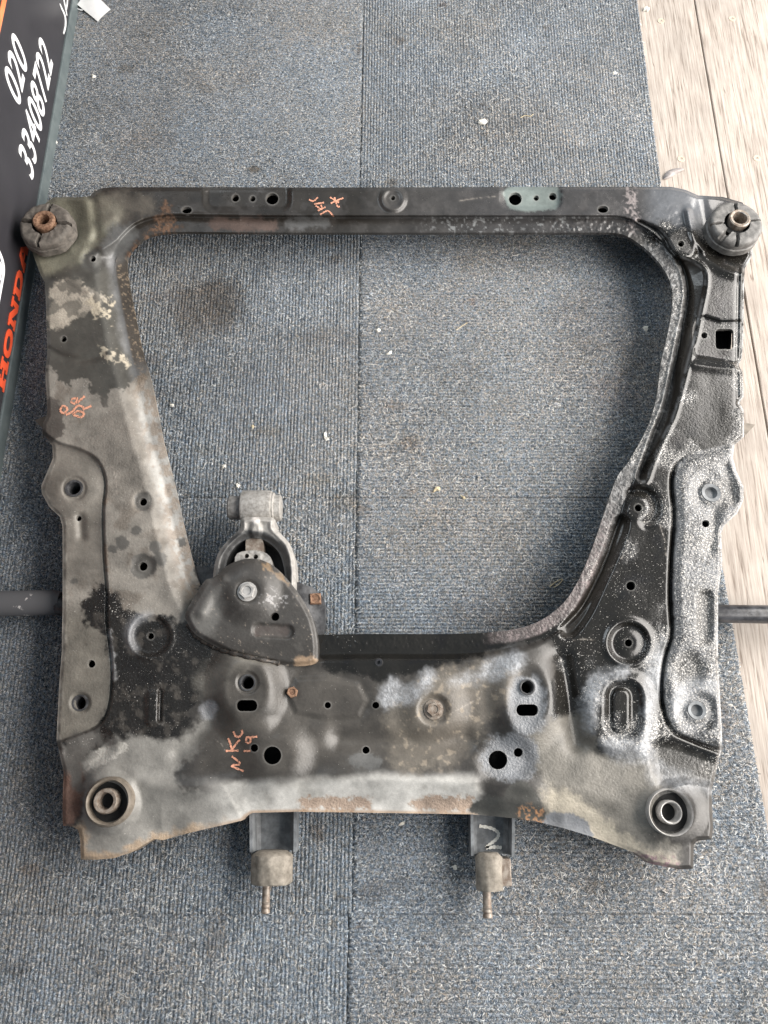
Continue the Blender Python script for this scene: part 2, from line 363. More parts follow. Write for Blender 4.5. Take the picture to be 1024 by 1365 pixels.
STAINS_LIGHT = [  # px, py, rx, ry, strength, tint; stains, plus painted-in warm light and shade
    (272, 408, 60, 50, 0.75, (0.46, 0.41, 0.37)), (298, 396, 34, 40, 0.35, (0.55, 0.48, 0.42)), (730, 560, 260, 300, 0.8, (1.05, 1.0, 0.945)), (700, 140, 240, 160, 0.5, (1.05, 1.0, 0.96)), (440, 450, 50, 16, 0.42, (0.66, 0.58, 0.52)), (190, 524, 45, 10, 0.5, (0.6, 0.55, 0.52)),  # the two widest ellipses paint in warm light from the right
    (205, 395, 38, 8, 0.35, (0.6, 0.5, 0.45)), (340, 226, 11, 7, 0.8, (0.50, 0.40, 0.30)), (534, 55, 9, 7, 0.8, (0.50, 0.42, 0.35)), (478, 66, 5, 16, 0.7, (0.5, 0.42, 0.36)), (590, 6, 9, 5, 0.8, (0.5, 0.4, 0.35)), (523, 243, 12, 6, 0.7, (0.55, 0.45, 0.35)),
    (728, 37, 5, 4, 0.7, (0.5, 0.42, 0.36)), (645, 140, 6, 4, 0.6, (0.5, 0.42, 0.36)), (168, 92, 16, 10, 0.6, (0.66, 0.58, 0.5)), (195, 185, 40, 18, 0.35, (0.7, 0.62, 0.56)), (275, 118, 14, 10, 0.4, (0.7, 0.6, 0.5)), (330, 100, 20, 26, 0.3, (0.74, 0.66, 0.6)),
    (440, 325, 16, 7, 0.6, (0.66, 0.5, 0.36)), (446, 345, 14, 6, 0.55, (0.62, 0.5, 0.4)), (800, 420, 70, 55, 0.42, (0.66, 0.60, 0.57)), (850, 470, 30, 30, 0.4, (0.62, 0.56, 0.52)), (770, 480, 80, 40, 0.28, (0.72, 0.66, 0.62)), (700, 800, 120, 34, 0.42, (0.6, 0.56, 0.54)), (620, 820, 60, 20, 0.35, (0.6, 0.56, 0.54)),  # blotches beside the right rail are its shadow, painted in
    (545, 590, 20, 12, 0.5, (0.75, 0.6, 0.48)), (525, 540, 16, 8, 0.4, (0.78, 0.62, 0.5)), (460, 670, 28, 14, 0.45, (0.78, 0.66, 0.52)), (480, 680, 12, 9, 0.4, (0.7, 0.55, 0.42)), (550, 655, 10, 5, 0.5, (0.55, 0.45, 0.38)), (630, 402, 6, 6, 0.6, (0.62, 0.45, 0.38)), (205, 480, 20, 10, 0.45, (0.6, 0.52, 0.48)),
    (355, 575, 24, 7, 0.4, (0.75, 0.62, 0.46)), (420, 640, 30, 10, 0.35, (0.8, 0.68, 0.5)), (265, 600, 24, 10, 0.35, (0.7, 0.62, 0.5)), (820, 520, 40, 40, 0.3, (0.8, 0.68, 0.66)), (600, 400, 60, 40, 0.16, (0.8, 0.76, 0.74)),
    (425, 1110, 14, 16, 0.6, (0.62, 0.5, 0.42)), (495, 1190, 22, 18, 0.65, (0.50, 0.46, 0.44)), (530, 1175, 14, 9, 0.4, (0.55, 0.5, 0.46)), (455, 1195, 9, 6, 0.6, (0.5, 0.42, 0.36)), (290, 1250, 16, 36, 0.45, (0.66, 0.56, 0.48)), (445, 1232, 7, 9, 0.6, (0.62, 0.48, 0.36)), (480, 1234, 6, 5, 0.6, (0.6, 0.45, 0.35)),
    (40, 1160, 14, 8, 0.5, (0.75, 0.58, 0.46)), (25, 1292, 16, 9, 0.6, (0.5, 0.47, 0.45)), (140, 1345, 20, 12, 0.4, (0.7, 0.58, 0.46)), (790, 1182, 6, 16, 0.6, (0.48, 0.45, 0.43)), (1020, 1192, 14, 22, 0.6, (0.6, 0.5, 0.42)), (890, 1185, 20, 22, 0.3, (0.7, 0.64, 0.6)), (960, 960, 16, 40, 0.4, (0.7, 0.58, 0.54)), (718, 1230, 10, 9, 0.5, (0.6, 0.5, 0.44)), (745, 1115, 5, 4, 0.6, (0.6, 0.48, 0.38)), (200, 1290, 60, 26, 0.28, (0.74, 0.68, 0.64)), (1000, 1330, 30, 30, 0.3, (0.7, 0.66, 0.62)),
]
ST_W = [(P(a, b, 0.0), c * SC(a, b, 0), d * SC(a, b, 0) * 1.05, s, np.array(t)) for a, b, c, d, s, t in STAINS_LIGHT]
def stain_light_at(X, Y):
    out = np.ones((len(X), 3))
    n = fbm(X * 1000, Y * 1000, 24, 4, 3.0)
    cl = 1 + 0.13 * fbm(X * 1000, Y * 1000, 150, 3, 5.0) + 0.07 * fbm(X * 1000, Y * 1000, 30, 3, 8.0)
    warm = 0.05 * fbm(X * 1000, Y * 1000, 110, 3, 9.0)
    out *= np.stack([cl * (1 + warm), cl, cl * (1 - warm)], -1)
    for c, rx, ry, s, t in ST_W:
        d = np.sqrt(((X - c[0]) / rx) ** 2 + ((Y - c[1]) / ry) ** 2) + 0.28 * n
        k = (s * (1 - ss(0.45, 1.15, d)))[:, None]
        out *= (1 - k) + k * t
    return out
xs = float(P(475, 700, 0)[0])                       # the long seam
carpet = tag(empty('carpet'), kind='structure')
def carpet_tile(corners, along, pitch=0.0046, amp=0.0019, seed=0, dip=0.0011):
    """corners: near-left, near-right, far-right, far-left world XY; along = rib direction 'x' or 'y'"""
    c = [np.array(p) for p in corners]
    a0, a1, b0, b1 = (c[0], c[3], c[1], c[2]) if along == 'y' else (c[0], c[1], c[3], c[2])
    wid = np.linalg.norm((b0 + b1 - a0 - a1) / 2); ln = np.linalg.norm((a1 - a0 + b1 - b0) / 2)
    nr = int(wid / pitch); nc = nr * 5 + 1; na = max(int(ln / 0.006), 8)
    t = np.linspace(0, 1, nc)[:, None]; s = np.linspace(0, 1, na)[None, :]
    q = lambda k: (a0[k] * (1 - t) + b0[k] * t) * (1 - s) + (a1[k] * (1 - t) + b1[k] * t) * s
    X, Y = q(0), q(1)
    jit = 0.0005 * fbm(t * nr * 3 + s * 0, s * na + 0 * t, 2.2, 2, seed + 1)
    if along == 'y': X = X + jit
    else: Y = Y + jit
    ph = (np.arange(nc) % 5) / 5.0
    amp = amp * 0.85
    prof = np.array([0.0, 0.72, 1.0, 0.95, 0.6])[(np.arange(nc) % 5)][:, None]
    Z = amp * (prof - 1) * (1 + 0.35 * fbm(t * nr + 0 * s, s * na + 0 * t, 5, 3, seed + 2)) + 0.0006 * fbm(X * 1000, Y * 1000, 7, 3, seed)
    Z = Z + 0.0012 * fbm(X * 1000, Y * 1000, 160, 2, seed + 4)
    edge = np.minimum(np.minimum(t, 1 - t) * wid, np.minimum(s, 1 - s) * ln)
    Z = Z - dip * (1 - ss(0.0, 0.002, edge))
    V = np.stack([X, Y, Z], -1).reshape(-1, 3); I = np.arange(nc * na).reshape(nc, na)
    F = np.stack([I[:-1, :-1], I[1:, :-1], I[1:, 1:], I[:-1, 1:]], -1).reshape(-1, 4)
    # turned-down edge
    loop = np.concatenate([I[:, 0], I[-1, 1:], I[-2::-1, -1], I[0, -2:0:-1]])
    Vb = V[loop].copy(); Vb[:, 2] = ZW + 0.0005; n0 = len(V); k = np.arange(len(loop)); k2 = (k + 1) % len(loop)
    F = np.concatenate([F, np.stack([loop[k2], loop[k], n0 + k, n0 + k2], -1)]); V = np.concatenate([V, Vb])
    me = bpy.data.meshes.new('carpet_tile')
    me.vertices.add(len(V)); me.vertices.foreach_set('co', V.astype(np.float32).ravel())
    me.loops.add(F.size); me.loops.foreach_set('vertex_index', F.astype(np.int32).ravel())
    me.polygons.add(len(F)); me.polygons.foreach_set('loop_start', np.arange(0, F.size, 4, dtype=np.int32))
    me.update(calc_edges=True)
    nz = np.zeros(len(F) * 3, np.float32); me.polygons.foreach_get('normal', nz)
    if nz[2::3].mean() < 0: me.flip_normals()
    o = link('carpet_tile', me, M_CARPET, carpet)
    attr(me, 'Stain', stain_light_at(V[:, 0], V[:, 1]))
    return o
fl = lambda a, b: P(a, b, 0.0)[:2]
xs = float(P(475, 700, 0)[0])                       # the long seam
yB = float(P(470, 1219, 0)[1]); yA = yB + 0.5; yT = yB + 1.0
xe_u = lambda Y: float(P(850, 0, 0)[0]) + (float(P(882, 246, 0)[0]) - float(P(850, 0, 0)[0])) * (Y - float(P(850, 0, 0)[1])) / (float(P(882, 246, 0)[1]) - float(P(850, 0, 0)[1]))
pa, pb = P(966, 770, 0), P(1012, 1035, 0)
xe_l = lambda Y: float(pa[0] + (pb[0] - pa[0]) * (Y - pa[1]) / (pb[1] - pa[1]))
g = 0.0002
xl = xs - 0.5
tiles = [
    (((xl, yT + g), (xs - g - 0.001, yT + g), (xs - g + 0.003, yT + 0.5), (xl, yT + 0.5)), 'x', 0.0010),
    (((xs + g, yT + g), (xe_u(yT), yT + g), (xe_u(yT + 0.5), yT + 0.5), (xs + g + 0.003, yT + 0.5)), 'y', 0.0017),
    (((xl, yA + 0.0001), (xs - g, yA + 0.0001), (xs - g, yT - g), (xl, yT - g)), 'y', 0.0016),
    (((xs + g, yA + 0.0001), (xe_u(yA) + 0.006, yA + 0.0001), (xe_u(yT) + 0.002, yT - g), (xs + g, yT - g)), 'x', 0.0015),
    (((xl, yB + 0.0001), (xs - g, yB + 0.0001), (xs - g, yA - 0.0001), (xl, yA - 0.0001)), 'y', 0.0016),
    (((xs + g, yB + 0.0001), (xe_l(yB), yB + 0.0001), (xe_l(yA), yA - 0.0001), (xs + g, yA - 0.0001)), 'x', 0.0017),
    (((xl, yB - 0.5), (xs - 0.006, yB - 0.5), (xs - 0.004, yB - 0.0001), (xl, yB - 0.0001)), 'y', 0.0012),
    (((xs - 0.005, yB - 0.5), (xe_l(yB) + 0.02, yB - 0.5), (xe_l(yB) + 0.004, yB - 0.0001), (xs - 0.003, yB - 0.0001)), 'x', 0.0020),
]
for i, (c, a, am) in enumerate(tiles): carpet_tile(c, a, amp=am, seed=i * 3, dip=0.0003 if i in (2, 3, 4, 5) else 0.0003)

# ---- loose fibres of the felt: short hairs lying on the tiles, nobody could count them
def fibres(n):
    X = RNG.uniform(xl, 0.60, n); Y = RNG.uniform(yB - 0.16, yT + 0.42, n)
    ok = X < np.where(Y > yA, np.vectorize(xe_u)(Y), np.vectorize(xe_l)(Y)) - 0.001
    X, Y = X[ok], Y[ok]; n = len(X)
    L = RNG.uniform(0.0018, 0.0055, n); long_ = RNG.random(n) < 0.004; L[long_] *= RNG.uniform(1.8, 3.6, long_.sum())
    a = RNG.uniform(0, 2 * np.pi, n); bend = RNG.normal(0, 0.7, n)
    w = np.where(long_, 0.00030, RNG.uniform(0.0002, 0.00036, n))
    z0 = RNG.uniform(-0.0012, 0.0004, n); lift = RNG.uniform(0.0003, 0.0014, n)
    V = np.zeros((n, 6, 3))
    px, py = X.copy(), Y.copy()
    for k, zz in enumerate((z0, z0 + lift, z0 + 0.1 * lift)):
        aa = a + bend * (k - 1)
        nxv, nyv = -np.sin(aa) * w, np.cos(aa) * w
        V[:, 2 * k, 0] = px + nxv; V[:, 2 * k, 1] = py + nyv; V[:, 2 * k + 1, 0] = px - nxv; V[:, 2 * k + 1, 1] = py - nyv
        V[:, 2 * k, 2] = zz; V[:, 2 * k + 1, 2] = zz
        px = px + np.cos(a + bend * (k - 0.5)) * L / 2; py = py + np.sin(a + bend * (k - 0.5)) * L / 2
    b = np.arange(n)[:, None] * 6
    F = np.concatenate([b + np.array([[0, 1, 3, 2]]), b + np.array([[2, 3, 5, 4]])])
    pal = np.array([(0.11, 0.13, 0.155), (0.22, 0.245, 0.265), (0.52, 0.52, 0.51), (0.72, 0.72, 0.70), (0.035, 0.042, 0.052), (0.38, 0.33, 0.27), (0.32, 0.36, 0.40)])
    ci = RNG.choice(len(pal), n, p=[0.2, 0.22, 0.18, 0.10, 0.14, 0.06, 0.10])
    C = pal[ci] * stain_light_at(X, Y); C[long_] = np.array((0.6, 0.57, 0.52)) * RNG.uniform(0.6, 1.1, (long_.sum(), 1))
    me = bpy.data.meshes.new('carpet_fibres')
    me.vertices.add(n * 6); me.vertices.foreach_set('co', V.astype(np.float32).ravel())
    me.loops.add(F.size); me.loops.foreach_set('vertex_index', F.astype(np.int32).ravel())
    me.polygons.add(len(F)); me.polygons.foreach_set('loop_start', np.arange(0, F.size, 4, dtype=np.int32)); me.update(calc_edges=True)
    m, nt, bs = newmat('felt_fibre'); at = N(nt, 'ShaderNodeAttribute', attribute_name='Col'); nt.links.new(at.outputs['Color'], bs.inputs['Base Color'])
    bs.inputs['Roughness'].default_value = 0.9; bs.inputs['Specular IOR Level'].default_value = 0.15
    o = link('carpet_fibres', me, m, None, False); attr(me, 'Col', np.repeat(C, 6, 0))
    tag(o, 'loose grey and blue fuzz fibres lying over the ribbed carpet', 'fibres', kind='stuff')
fibres(190000)

# ---- sign board standing on its edge beside the carpet
XS = -0.5165
M_SIGN = mat_worn('sign_face_black', (0.024, 0.023, 0.027), (0.040, 0.038, 0.043), 0.34, 8, bump=0.05, lo=0.3, hi=0.7)
M_TRIM = mat_worn('sign_trim_grey', (0.085, 0.105, 0.11), (0.15, 0.175, 0.175), 0.42, 40, bump=0.1, lo=0.35, hi=0.75)
M_SRED = mat_worn('sign_red_vinyl', (0.72, 0.085, 0.03), (0.80, 0.11, 0.045), 0.4, 20, bump=0.0)
M_SWHT = mat_worn('sign_white_vinyl', (0.80, 0.80, 0.81), (0.88, 0.88, 0.88), 0.4, 20, bump=0.0)
M_SORG = mat_worn('sign_orange_stripe', (0.78, 0.20, 0.075), (0.85, 0.25, 0.10), 0.4, 20, bump=0.0)
sign = empty('shop_sign_board', (XS, 0.9, 0))
tag(sign, 'black upright shop sign board with white phone number and red lettering beside the carpet', 'sign')
SM = Matrix(((0, 0, 1, 0), (1, 0, 0, 0), (0, 1, 0, 0), (0, 0, 0, 1)))   # text x -> +Y, text y -> +Z, normal -> +X
def kid(o, parent):
    o.parent = parent; o.matrix_parent_inverse = Matrix.Translation(-Vector(parent.location)); return o
kid(box('face_panel', XS - 0.045, XS - 0.003, -0.55, 2.3, 0.004, 0.62, M_SIGN, None, 0.001), sign)
kid(box('bottom_trim', XS - 0.048, XS, -0.55, 2.3, -0.0075, 0.0225, M_TRIM, None, 0.0012), sign)
def flat_shape(name, loops, mat, xoff=0.0008, thick=0.0004, closed=True):
    """filled 2D outline(s) in sign coordinates (Y, Z) as a thin raised vinyl piece"""
    cu = bpy.data.curves.new(name, 'CURVE'); cu.dimensions = '2D'; cu.fill_mode = 'BOTH'; cu.extrude = thick
    for lp in loops:
        sp = cu.splines.new('POLY'); sp.points.add(len(lp) - 1)
        for p, q in zip(sp.points, lp): p.co = (q[0], q[1], 0, 1)
        sp.use_cyclic_u = True
    t = bpy.data.objects.new('t', cu); col.objects.link(t)
    bpy.context.view_layer.update()
    me = bpy.data.meshes.new_from_object(t.evaluated_get(bpy.context.evaluated_depsgraph_get())); bpy.data.objects.remove(t)
    me.transform(Matrix.Translation((XS - 0.003 + xoff, 0, 0)) @ SM); me.name = name; me.materials.clear()
    o = link(name, me, mat, None, False); return kid(o, sign)
def text_part(name, body, y0, z0, height, width, mat, shear=0.0, bold=0.0):
    cu = bpy.data.curves.new(name, 'FONT'); cu.body = body; cu.size = 1; cu.shear = shear; cu.offset = bold; cu.extrude = 0.003; cu.space_character = 1.04
    t = bpy.data.objects.new('t', cu); col.objects.link(t); bpy.context.view_layer.update()
    me = bpy.data.meshes.new_from_object(t.evaluated_get(bpy.context.evaluated_depsgraph_get())); bpy.data.objects.remove(t)
    co = np.zeros(len(me.vertices) * 3, np.float32); me.vertices.foreach_get('co', co); co = co.reshape(-1, 3)
    lo, hi = co.min(0), co.max(0)
    co[:, 0] = (co[:, 0] - lo[0]) / (hi[0] - lo[0]) * width; co[:, 1] = (co[:, 1] - lo[1]) / (hi[1] - lo[1]) * height; co[:, 2] *= 0.1
    me.vertices.foreach_set('co', co.ravel()); me.transform(Matrix.Translation((XS - 0.0022, y0, z0)) @ SM); me.update(); me.name = name; me.materials.clear()
    o = link(name, me, mat, None, False); return kid(o, sign)
text_part('phone_number', '33408722', 0.818, 0.044, 0.050, 0.228, M_SWHT, 0.2, 0.012)
text_part('dialling_code', '020', 0.888, 0.110, 0.050, 0.088, M_SWHT, 0.2, 0.012)
flat_shape('border_stripe', [[(-0.5, 0.186), (2.25, 0.186), (2.25, 0.1955), (-0.5, 0.1955)]], M_SORG)
# red slab-serif word
def slab(letter, y, w, z=0.0245, h=0.0195):
    T = lambda pts: [(y + a * w, z + b * h) for a, b in pts]
    if letter == 'H':
        return [T([(0, 0), (.42, 0), (.42, .2), (.33, .2), (.33, .42), (.67, .42), (.67, .2), (.58, .2), (.58, 0), (1, 0), (1, .2), (.91, .2), (.91, .8), (1, .8), (1, 1), (.58, 1), (.58, .8), (.67, .8), (.67, .62), (.33, .62), (.33, .8), (.42, .8), (.42, 1), (0, 1), (0, .8), (.09, .8), (.09, .2), (0, .2)])]
    if letter == 'O':
        a = np.linspace(0, 2 * np.pi, 32, endpoint=False); f = lambda rx, ry: [(0.5 + rx * np.sign(np.cos(t)) * abs(np.cos(t)) ** .8, 0.5 + ry * np.sign(np.sin(t)) * abs(np.sin(t)) ** .8) for t in a]
        return [T(f(.5, .52)), T(f(.26, .26))]
    if letter == 'N':
        return [T([(0, 0), (.36, 0), (.36, .2), (.27, .2), (.27, .66), (.66, 0), (.91, 0), (.91, .8), (1, .8), (1, 1), (.64, 1), (.64, .8), (.73, .8), (.73, .38), (.38, 1), (0, 1), (0, .8), (.09, .8), (.09, .2), (0, .2)])]
    if letter == 'D':
        return [T([(0, 0), (.6, 0), (.82, .06), (.96, .25), (1, .5), (.96, .75), (.82, .94), (.6, 1), (0, 1), (0, .8), (.09, .8), (.09, .2), (0, .2)]), T([(.34, .22), (.58, .22), (.70, .32), (.74, .5), (.70, .68), (.58, .78), (.34, .78)])]
    if letter == 'A':
        return [T([(0, 0), (.34, 0), (.34, .2), (.28, .2), (.31, .3), (.67, .3), (.70, .2), (.64, .2), (.64, 0), (1, 0), (1, .2), (.92, .2), (.64, 1), (.34, 1), (.06, .2), (0, .2)]), T([(.37, .47), (.61, .47), (.49, .82)])]
yy = 0.482
for ch, w in zip('HONDA', (0.049, 0.046, 0.049, 0.047, 0.050)):
    flat_shape('letter', slab(ch, yy, w - 0.003), M_SRED); yy += w
# white emblem: a wide-shouldered H in a rounded frame, most of it above the picture
def rounded(pts, k=10):
    out = []
    n = len(pts)
    for i in range(n):
        p0, p1, p2 = (Vector(pts[i - 1]), Vector(pts[i]), Vector(pts[(i + 1) % n])); r = 0.022
        a = p1 + (p0 - p1).normalized() * r; c = p1 + (p2 - p1).normalized() * r
        for j in range(k + 1):
            t = j / k; q = a * (1 - t) ** 2 + p1 * 2 * t * (1 - t) + c * t * t; out.append((q.x, q.y))
    return out
fr = lambda e: rounded([(0.546 + e * .8, 0.073 + e), (0.654 - e * .8, 0.073 + e), (0.676 - e, 0.168 - e), (0.524 + e, 0.168 - e)])
flat_shape('emblem_frame', [fr(0), fr(0.0022)], M_SWHT); flat_shape('emblem_frame', [fr(0.0034), fr(0.0052)], M_SWHT)
flat_shape('emblem', [[(0.556, 0.082), (0.578, 0.080), (0.581, 0.112), (0.619, 0.112), (0.622, 0.080), (0.644, 0.082), (0.660, 0.160), (0.634, 0.160), (0.628, 0.128), (0.572, 0.128), (0.566, 0.160), (0.540, 0.160)]], M_SWHT)
# white script at the far end: only the tail of its first letters is in the picture
def stroke_poly(pts, w):
    p = spline(pts, False, 6); d = np.gradient(p, axis=0); d /= np.linalg.norm(d, axis=1)[:, None] + 1e-9
    n = np.stack([-d[:, 1], d[:, 0]], -1); tt = np.linspace(0, 1, len(p)); ww = w * (0.35 + 0.65 * np.sin(np.pi * np.clip(tt * 0.9 + 0.08, 0, 1)))[:, None]
    return [tuple(a) for a in np.concatenate([p + n * ww / 2, (p - n * ww / 2)[::-1]])]
def sp(px, py):     # pixel on the sign face -> (Y, Z)
    u = (px - 512) / FPX; v = (682.5 - py) / FPX; s = (XS - 0.002) / u
    return (s * (ST + v * CT), CAM_H - s * (CT - v * ST))
flat_shape('script_stroke', [stroke_poly([sp(85, 45), sp(87.5, 34), sp(87, 22), sp(82, 10), sp(80, 5)], 0.0050)], M_SWHT)
flat_shape('script_stroke', [stroke_poly([sp(89.5, 21), sp(87.5, 10), sp(85, -2), sp(83, -16)], 0.0040)], M_SWHT)
flat_shape('script_stroke', [stroke_poly([sp(88.4, 14), sp(90, 2), sp(91, -12)], 0.0032)], M_SWHT)

# ================================================================== the subframe
frame = empty('car_subframe', (0, 0.35, 0))
tag(frame, 'worn black pressed steel car subframe with a wide central opening lying on the carpet', 'subframe')
OUT = [(62, 270), (72, 263), (100, 263), (119, 262), (125, 256), (135, 251), (150, 249.5), (300, 249.5), (420, 250), (600, 249.5), (750, 249), (895, 249), (914, 253), (931, 260.5), (964, 262.5), (990, 270), (1006, 300), (1002, 342), (993, 358), (992, 375), (991, 452),
       (989, 478), (984.5, 487), (990, 496), (991.5, 528), (986, 537), (991.5, 547), (992, 582), (979, 593), (977, 611), (983, 631), (991.5, 649), (991, 667), (983, 684), (965, 701), (961.5, 711), (963, 752), (957.5, 790), (957, 872), (960, 930), (962.5, 975), (962.5, 998), (956, 1024), (949, 1054), (950, 1085), (951, 1104), (949, 1119),
       (930, 1120.5), (925, 1126), (924.5, 1158), (905, 1159), (869, 1152), (850, 1138), (820, 1127), (788, 1115), (755, 1105), (717, 1095.5), (687, 1091), (629, 1085.5), (500, 1083.5), (396, 1082), (336, 1083.5), (328, 1088), (322, 1094), (250, 1111), (217, 1120), (206, 1118), (190, 1127), (176, 1136), (152, 1144), (129, 1146), (108, 1146), (107, 1118), (104, 1106), (97, 1102), (84, 1101),
       (83.5, 1073), (85, 1030), (79, 1003), (75.5, 985), (79, 912), (82.5, 868), (83.5, 809), (83.5, 740), (83.5, 702), (80, 689), (66, 676), (56, 658), (55, 648), (63, 629), (70.5, 611), (70, 595), (64, 586), (57, 578), (57, 565), (63, 553), (62.5, 529), (60.5, 500), (61, 488), (63, 473), (61.5, 406), (59.5, 376), (54, 366), (44, 338), (37, 320), (42, 290)]
OPEN = [(232, 309), (300, 309.5), (400, 310), (478, 310), (600, 310), (700, 310), (790, 310), (820, 310.5), (840, 317), (869, 339), (890, 368), (897, 397), (891, 441), (881, 485), (876, 525), (864, 568), (837, 617), (820, 642), (790, 730), (771, 774), (752, 803), (723, 826), (690, 838), (650, 843), (595, 845), (500, 845), (430, 846), (380, 848), (330, 843), (295, 820), (268, 782), (249, 717), (234, 650), (221, 600), (216.5, 581), (202, 508), (190.5, 470), (180, 418), (173, 382), (169.5, 357), (171, 341), (182, 326), (199, 314)]
OUTS = np.array(OUT, float); OPENS = spline(OPEN, True, 3)
HOLES = [circle(314, 264, 4.8), circle(337, 265, 3.8), circle(363, 265, 8.2, 7.6), circle(524, 264, 3), circle(687, 265, 8.6), circle(715, 264, 3.6), circle(737, 262, 5), circle(249, 280, 7, 4.6), circle(804, 279, 7, 4.8),
         circle(908, 325, 4.2), rrect(966, 452, 24, 27, 5), circle(939, 447, 4.2), circle(124, 345, 4), circle(85, 452, 4),
         circle(99, 651, 8.5), circle(105, 691, 3.8), circle(191, 669, 5.2), circle(191, 755, 5.8), circle(201, 848, 4.4), circle(122, 885, 5.2), circle(107, 937, 7.5, 9),
         circle(330, 910, 8.5), rrect(329, 940.5, 28, 15, 7), circle(339, 997, 5.2), circle(363, 1007, 12), circle(437, 940, 4.3), circle(501, 940, 4.6), circle(488, 1000, 4.8), circle(505, 883, 4),
         circle(703, 916, 8.2), rrect(703, 946.5, 29, 15.5, 7), circle(664, 1013, 12.6), circle(691, 1003, 6),
         circle(851, 677, 4.8), circle(841, 781, 6), circle(838, 857, 5), circle(948, 657, 9), circle(941, 698, 5), circle(929, 947, 8.5),
         circle(143, 1069, 27), circle(895, 1083, 26)]
WL = [(40, 560), (75, 588), (100, 596), (122, 606), (134, 622), (140, 645), (137, 680), (138, 740), (142, 790), (142, 830), (148, 880), (148, 920), (142, 950), (128, 968), (105, 978), (70, 990), (40, 1000)]
WR = [(1030, 560), (992, 583), (960, 594), (930, 601), (910, 612), (900, 628), (898, 650), (901, 690), (897, 750), (896, 800), (898, 845), (888, 880), (884, 920), (888, 950), (898, 972), (920, 984), (965, 1000), (1030, 1010)]
GROOVE = spline([(850, 294), (876, 310), (894, 334), (908, 357), (914, 386), (911, 416), (903, 454), (894, 498), (885, 539), (870, 577), (859, 609), (850, 636), (860, 641), (868, 621), (882, 586), (897, 556), (908, 518), (919, 474), (926, 451), (933, 416), (940, 381), (938, 360), (922, 348), (903, 340), (892, 322), (880, 306)], True, 3)
GROOVE2 = spline([(822, 692), (806, 735), (788, 775), (770, 812), (748, 840), (762, 848), (785, 820), (806, 775), (828, 725), (836, 696)], True, 3)
GR_L = [(850, 294), (876, 310), (894, 334), (908, 357), (914, 386), (911, 416), (903, 454), (894, 498), (885, 539), (870, 577), (859, 609), (850, 636)]; GR_R = [(880, 306), (892, 322), (903, 340), (922, 348), (938, 360), (940, 381), (933, 416), (926, 451), (919, 474), (908, 518), (897, 556), (882, 586), (868, 621), (860, 641)]
def pdist_near(x, y, pts):
    m = (x > 840) & (x < 950) & (y > 285) & (y < 650); o = np.full(x.shape, 50.0); o[m] = pdist(x[m], y[m], pts, False); return o
WLS, WRS = spline(WL, False, 4), spline(WR, False, 4)
def plateau(x, y, poly, soft):
    return 1 - ss(-soft, soft, sdf_near(x, y, poly, soft * 2 + 4))
def disc(x, y, cx, cy, r, soft, ry=None):
    ry = r if ry is None else ry
    d = (np.sqrt(((x - cx) / r) ** 2 + ((y - cy) / ry) ** 2) - 1) * min(r, ry)
    return 1 - ss(-soft, soft, d)
def ring(x, y, cx, cy, r, w): return np.exp(-((np.hypot(x - cx, y - cy) - r) / w) ** 2)
def line(x, y, pts, w):
    return np.exp(-(pdist(x, y, spline(pts, False, 4), False) / w) ** 2)
_C = {}
def dists(x, y):
    k = (len(x), float(x[0]), float(x[-1]), float(y[len(y) // 2]))
    if k not in _C: _C[k] = (sdf(x, y, OPENS), -sdf(x, y, OUTS), sdf(x, y, WLS), sdf(x, y, WRS))
    return _C[k]
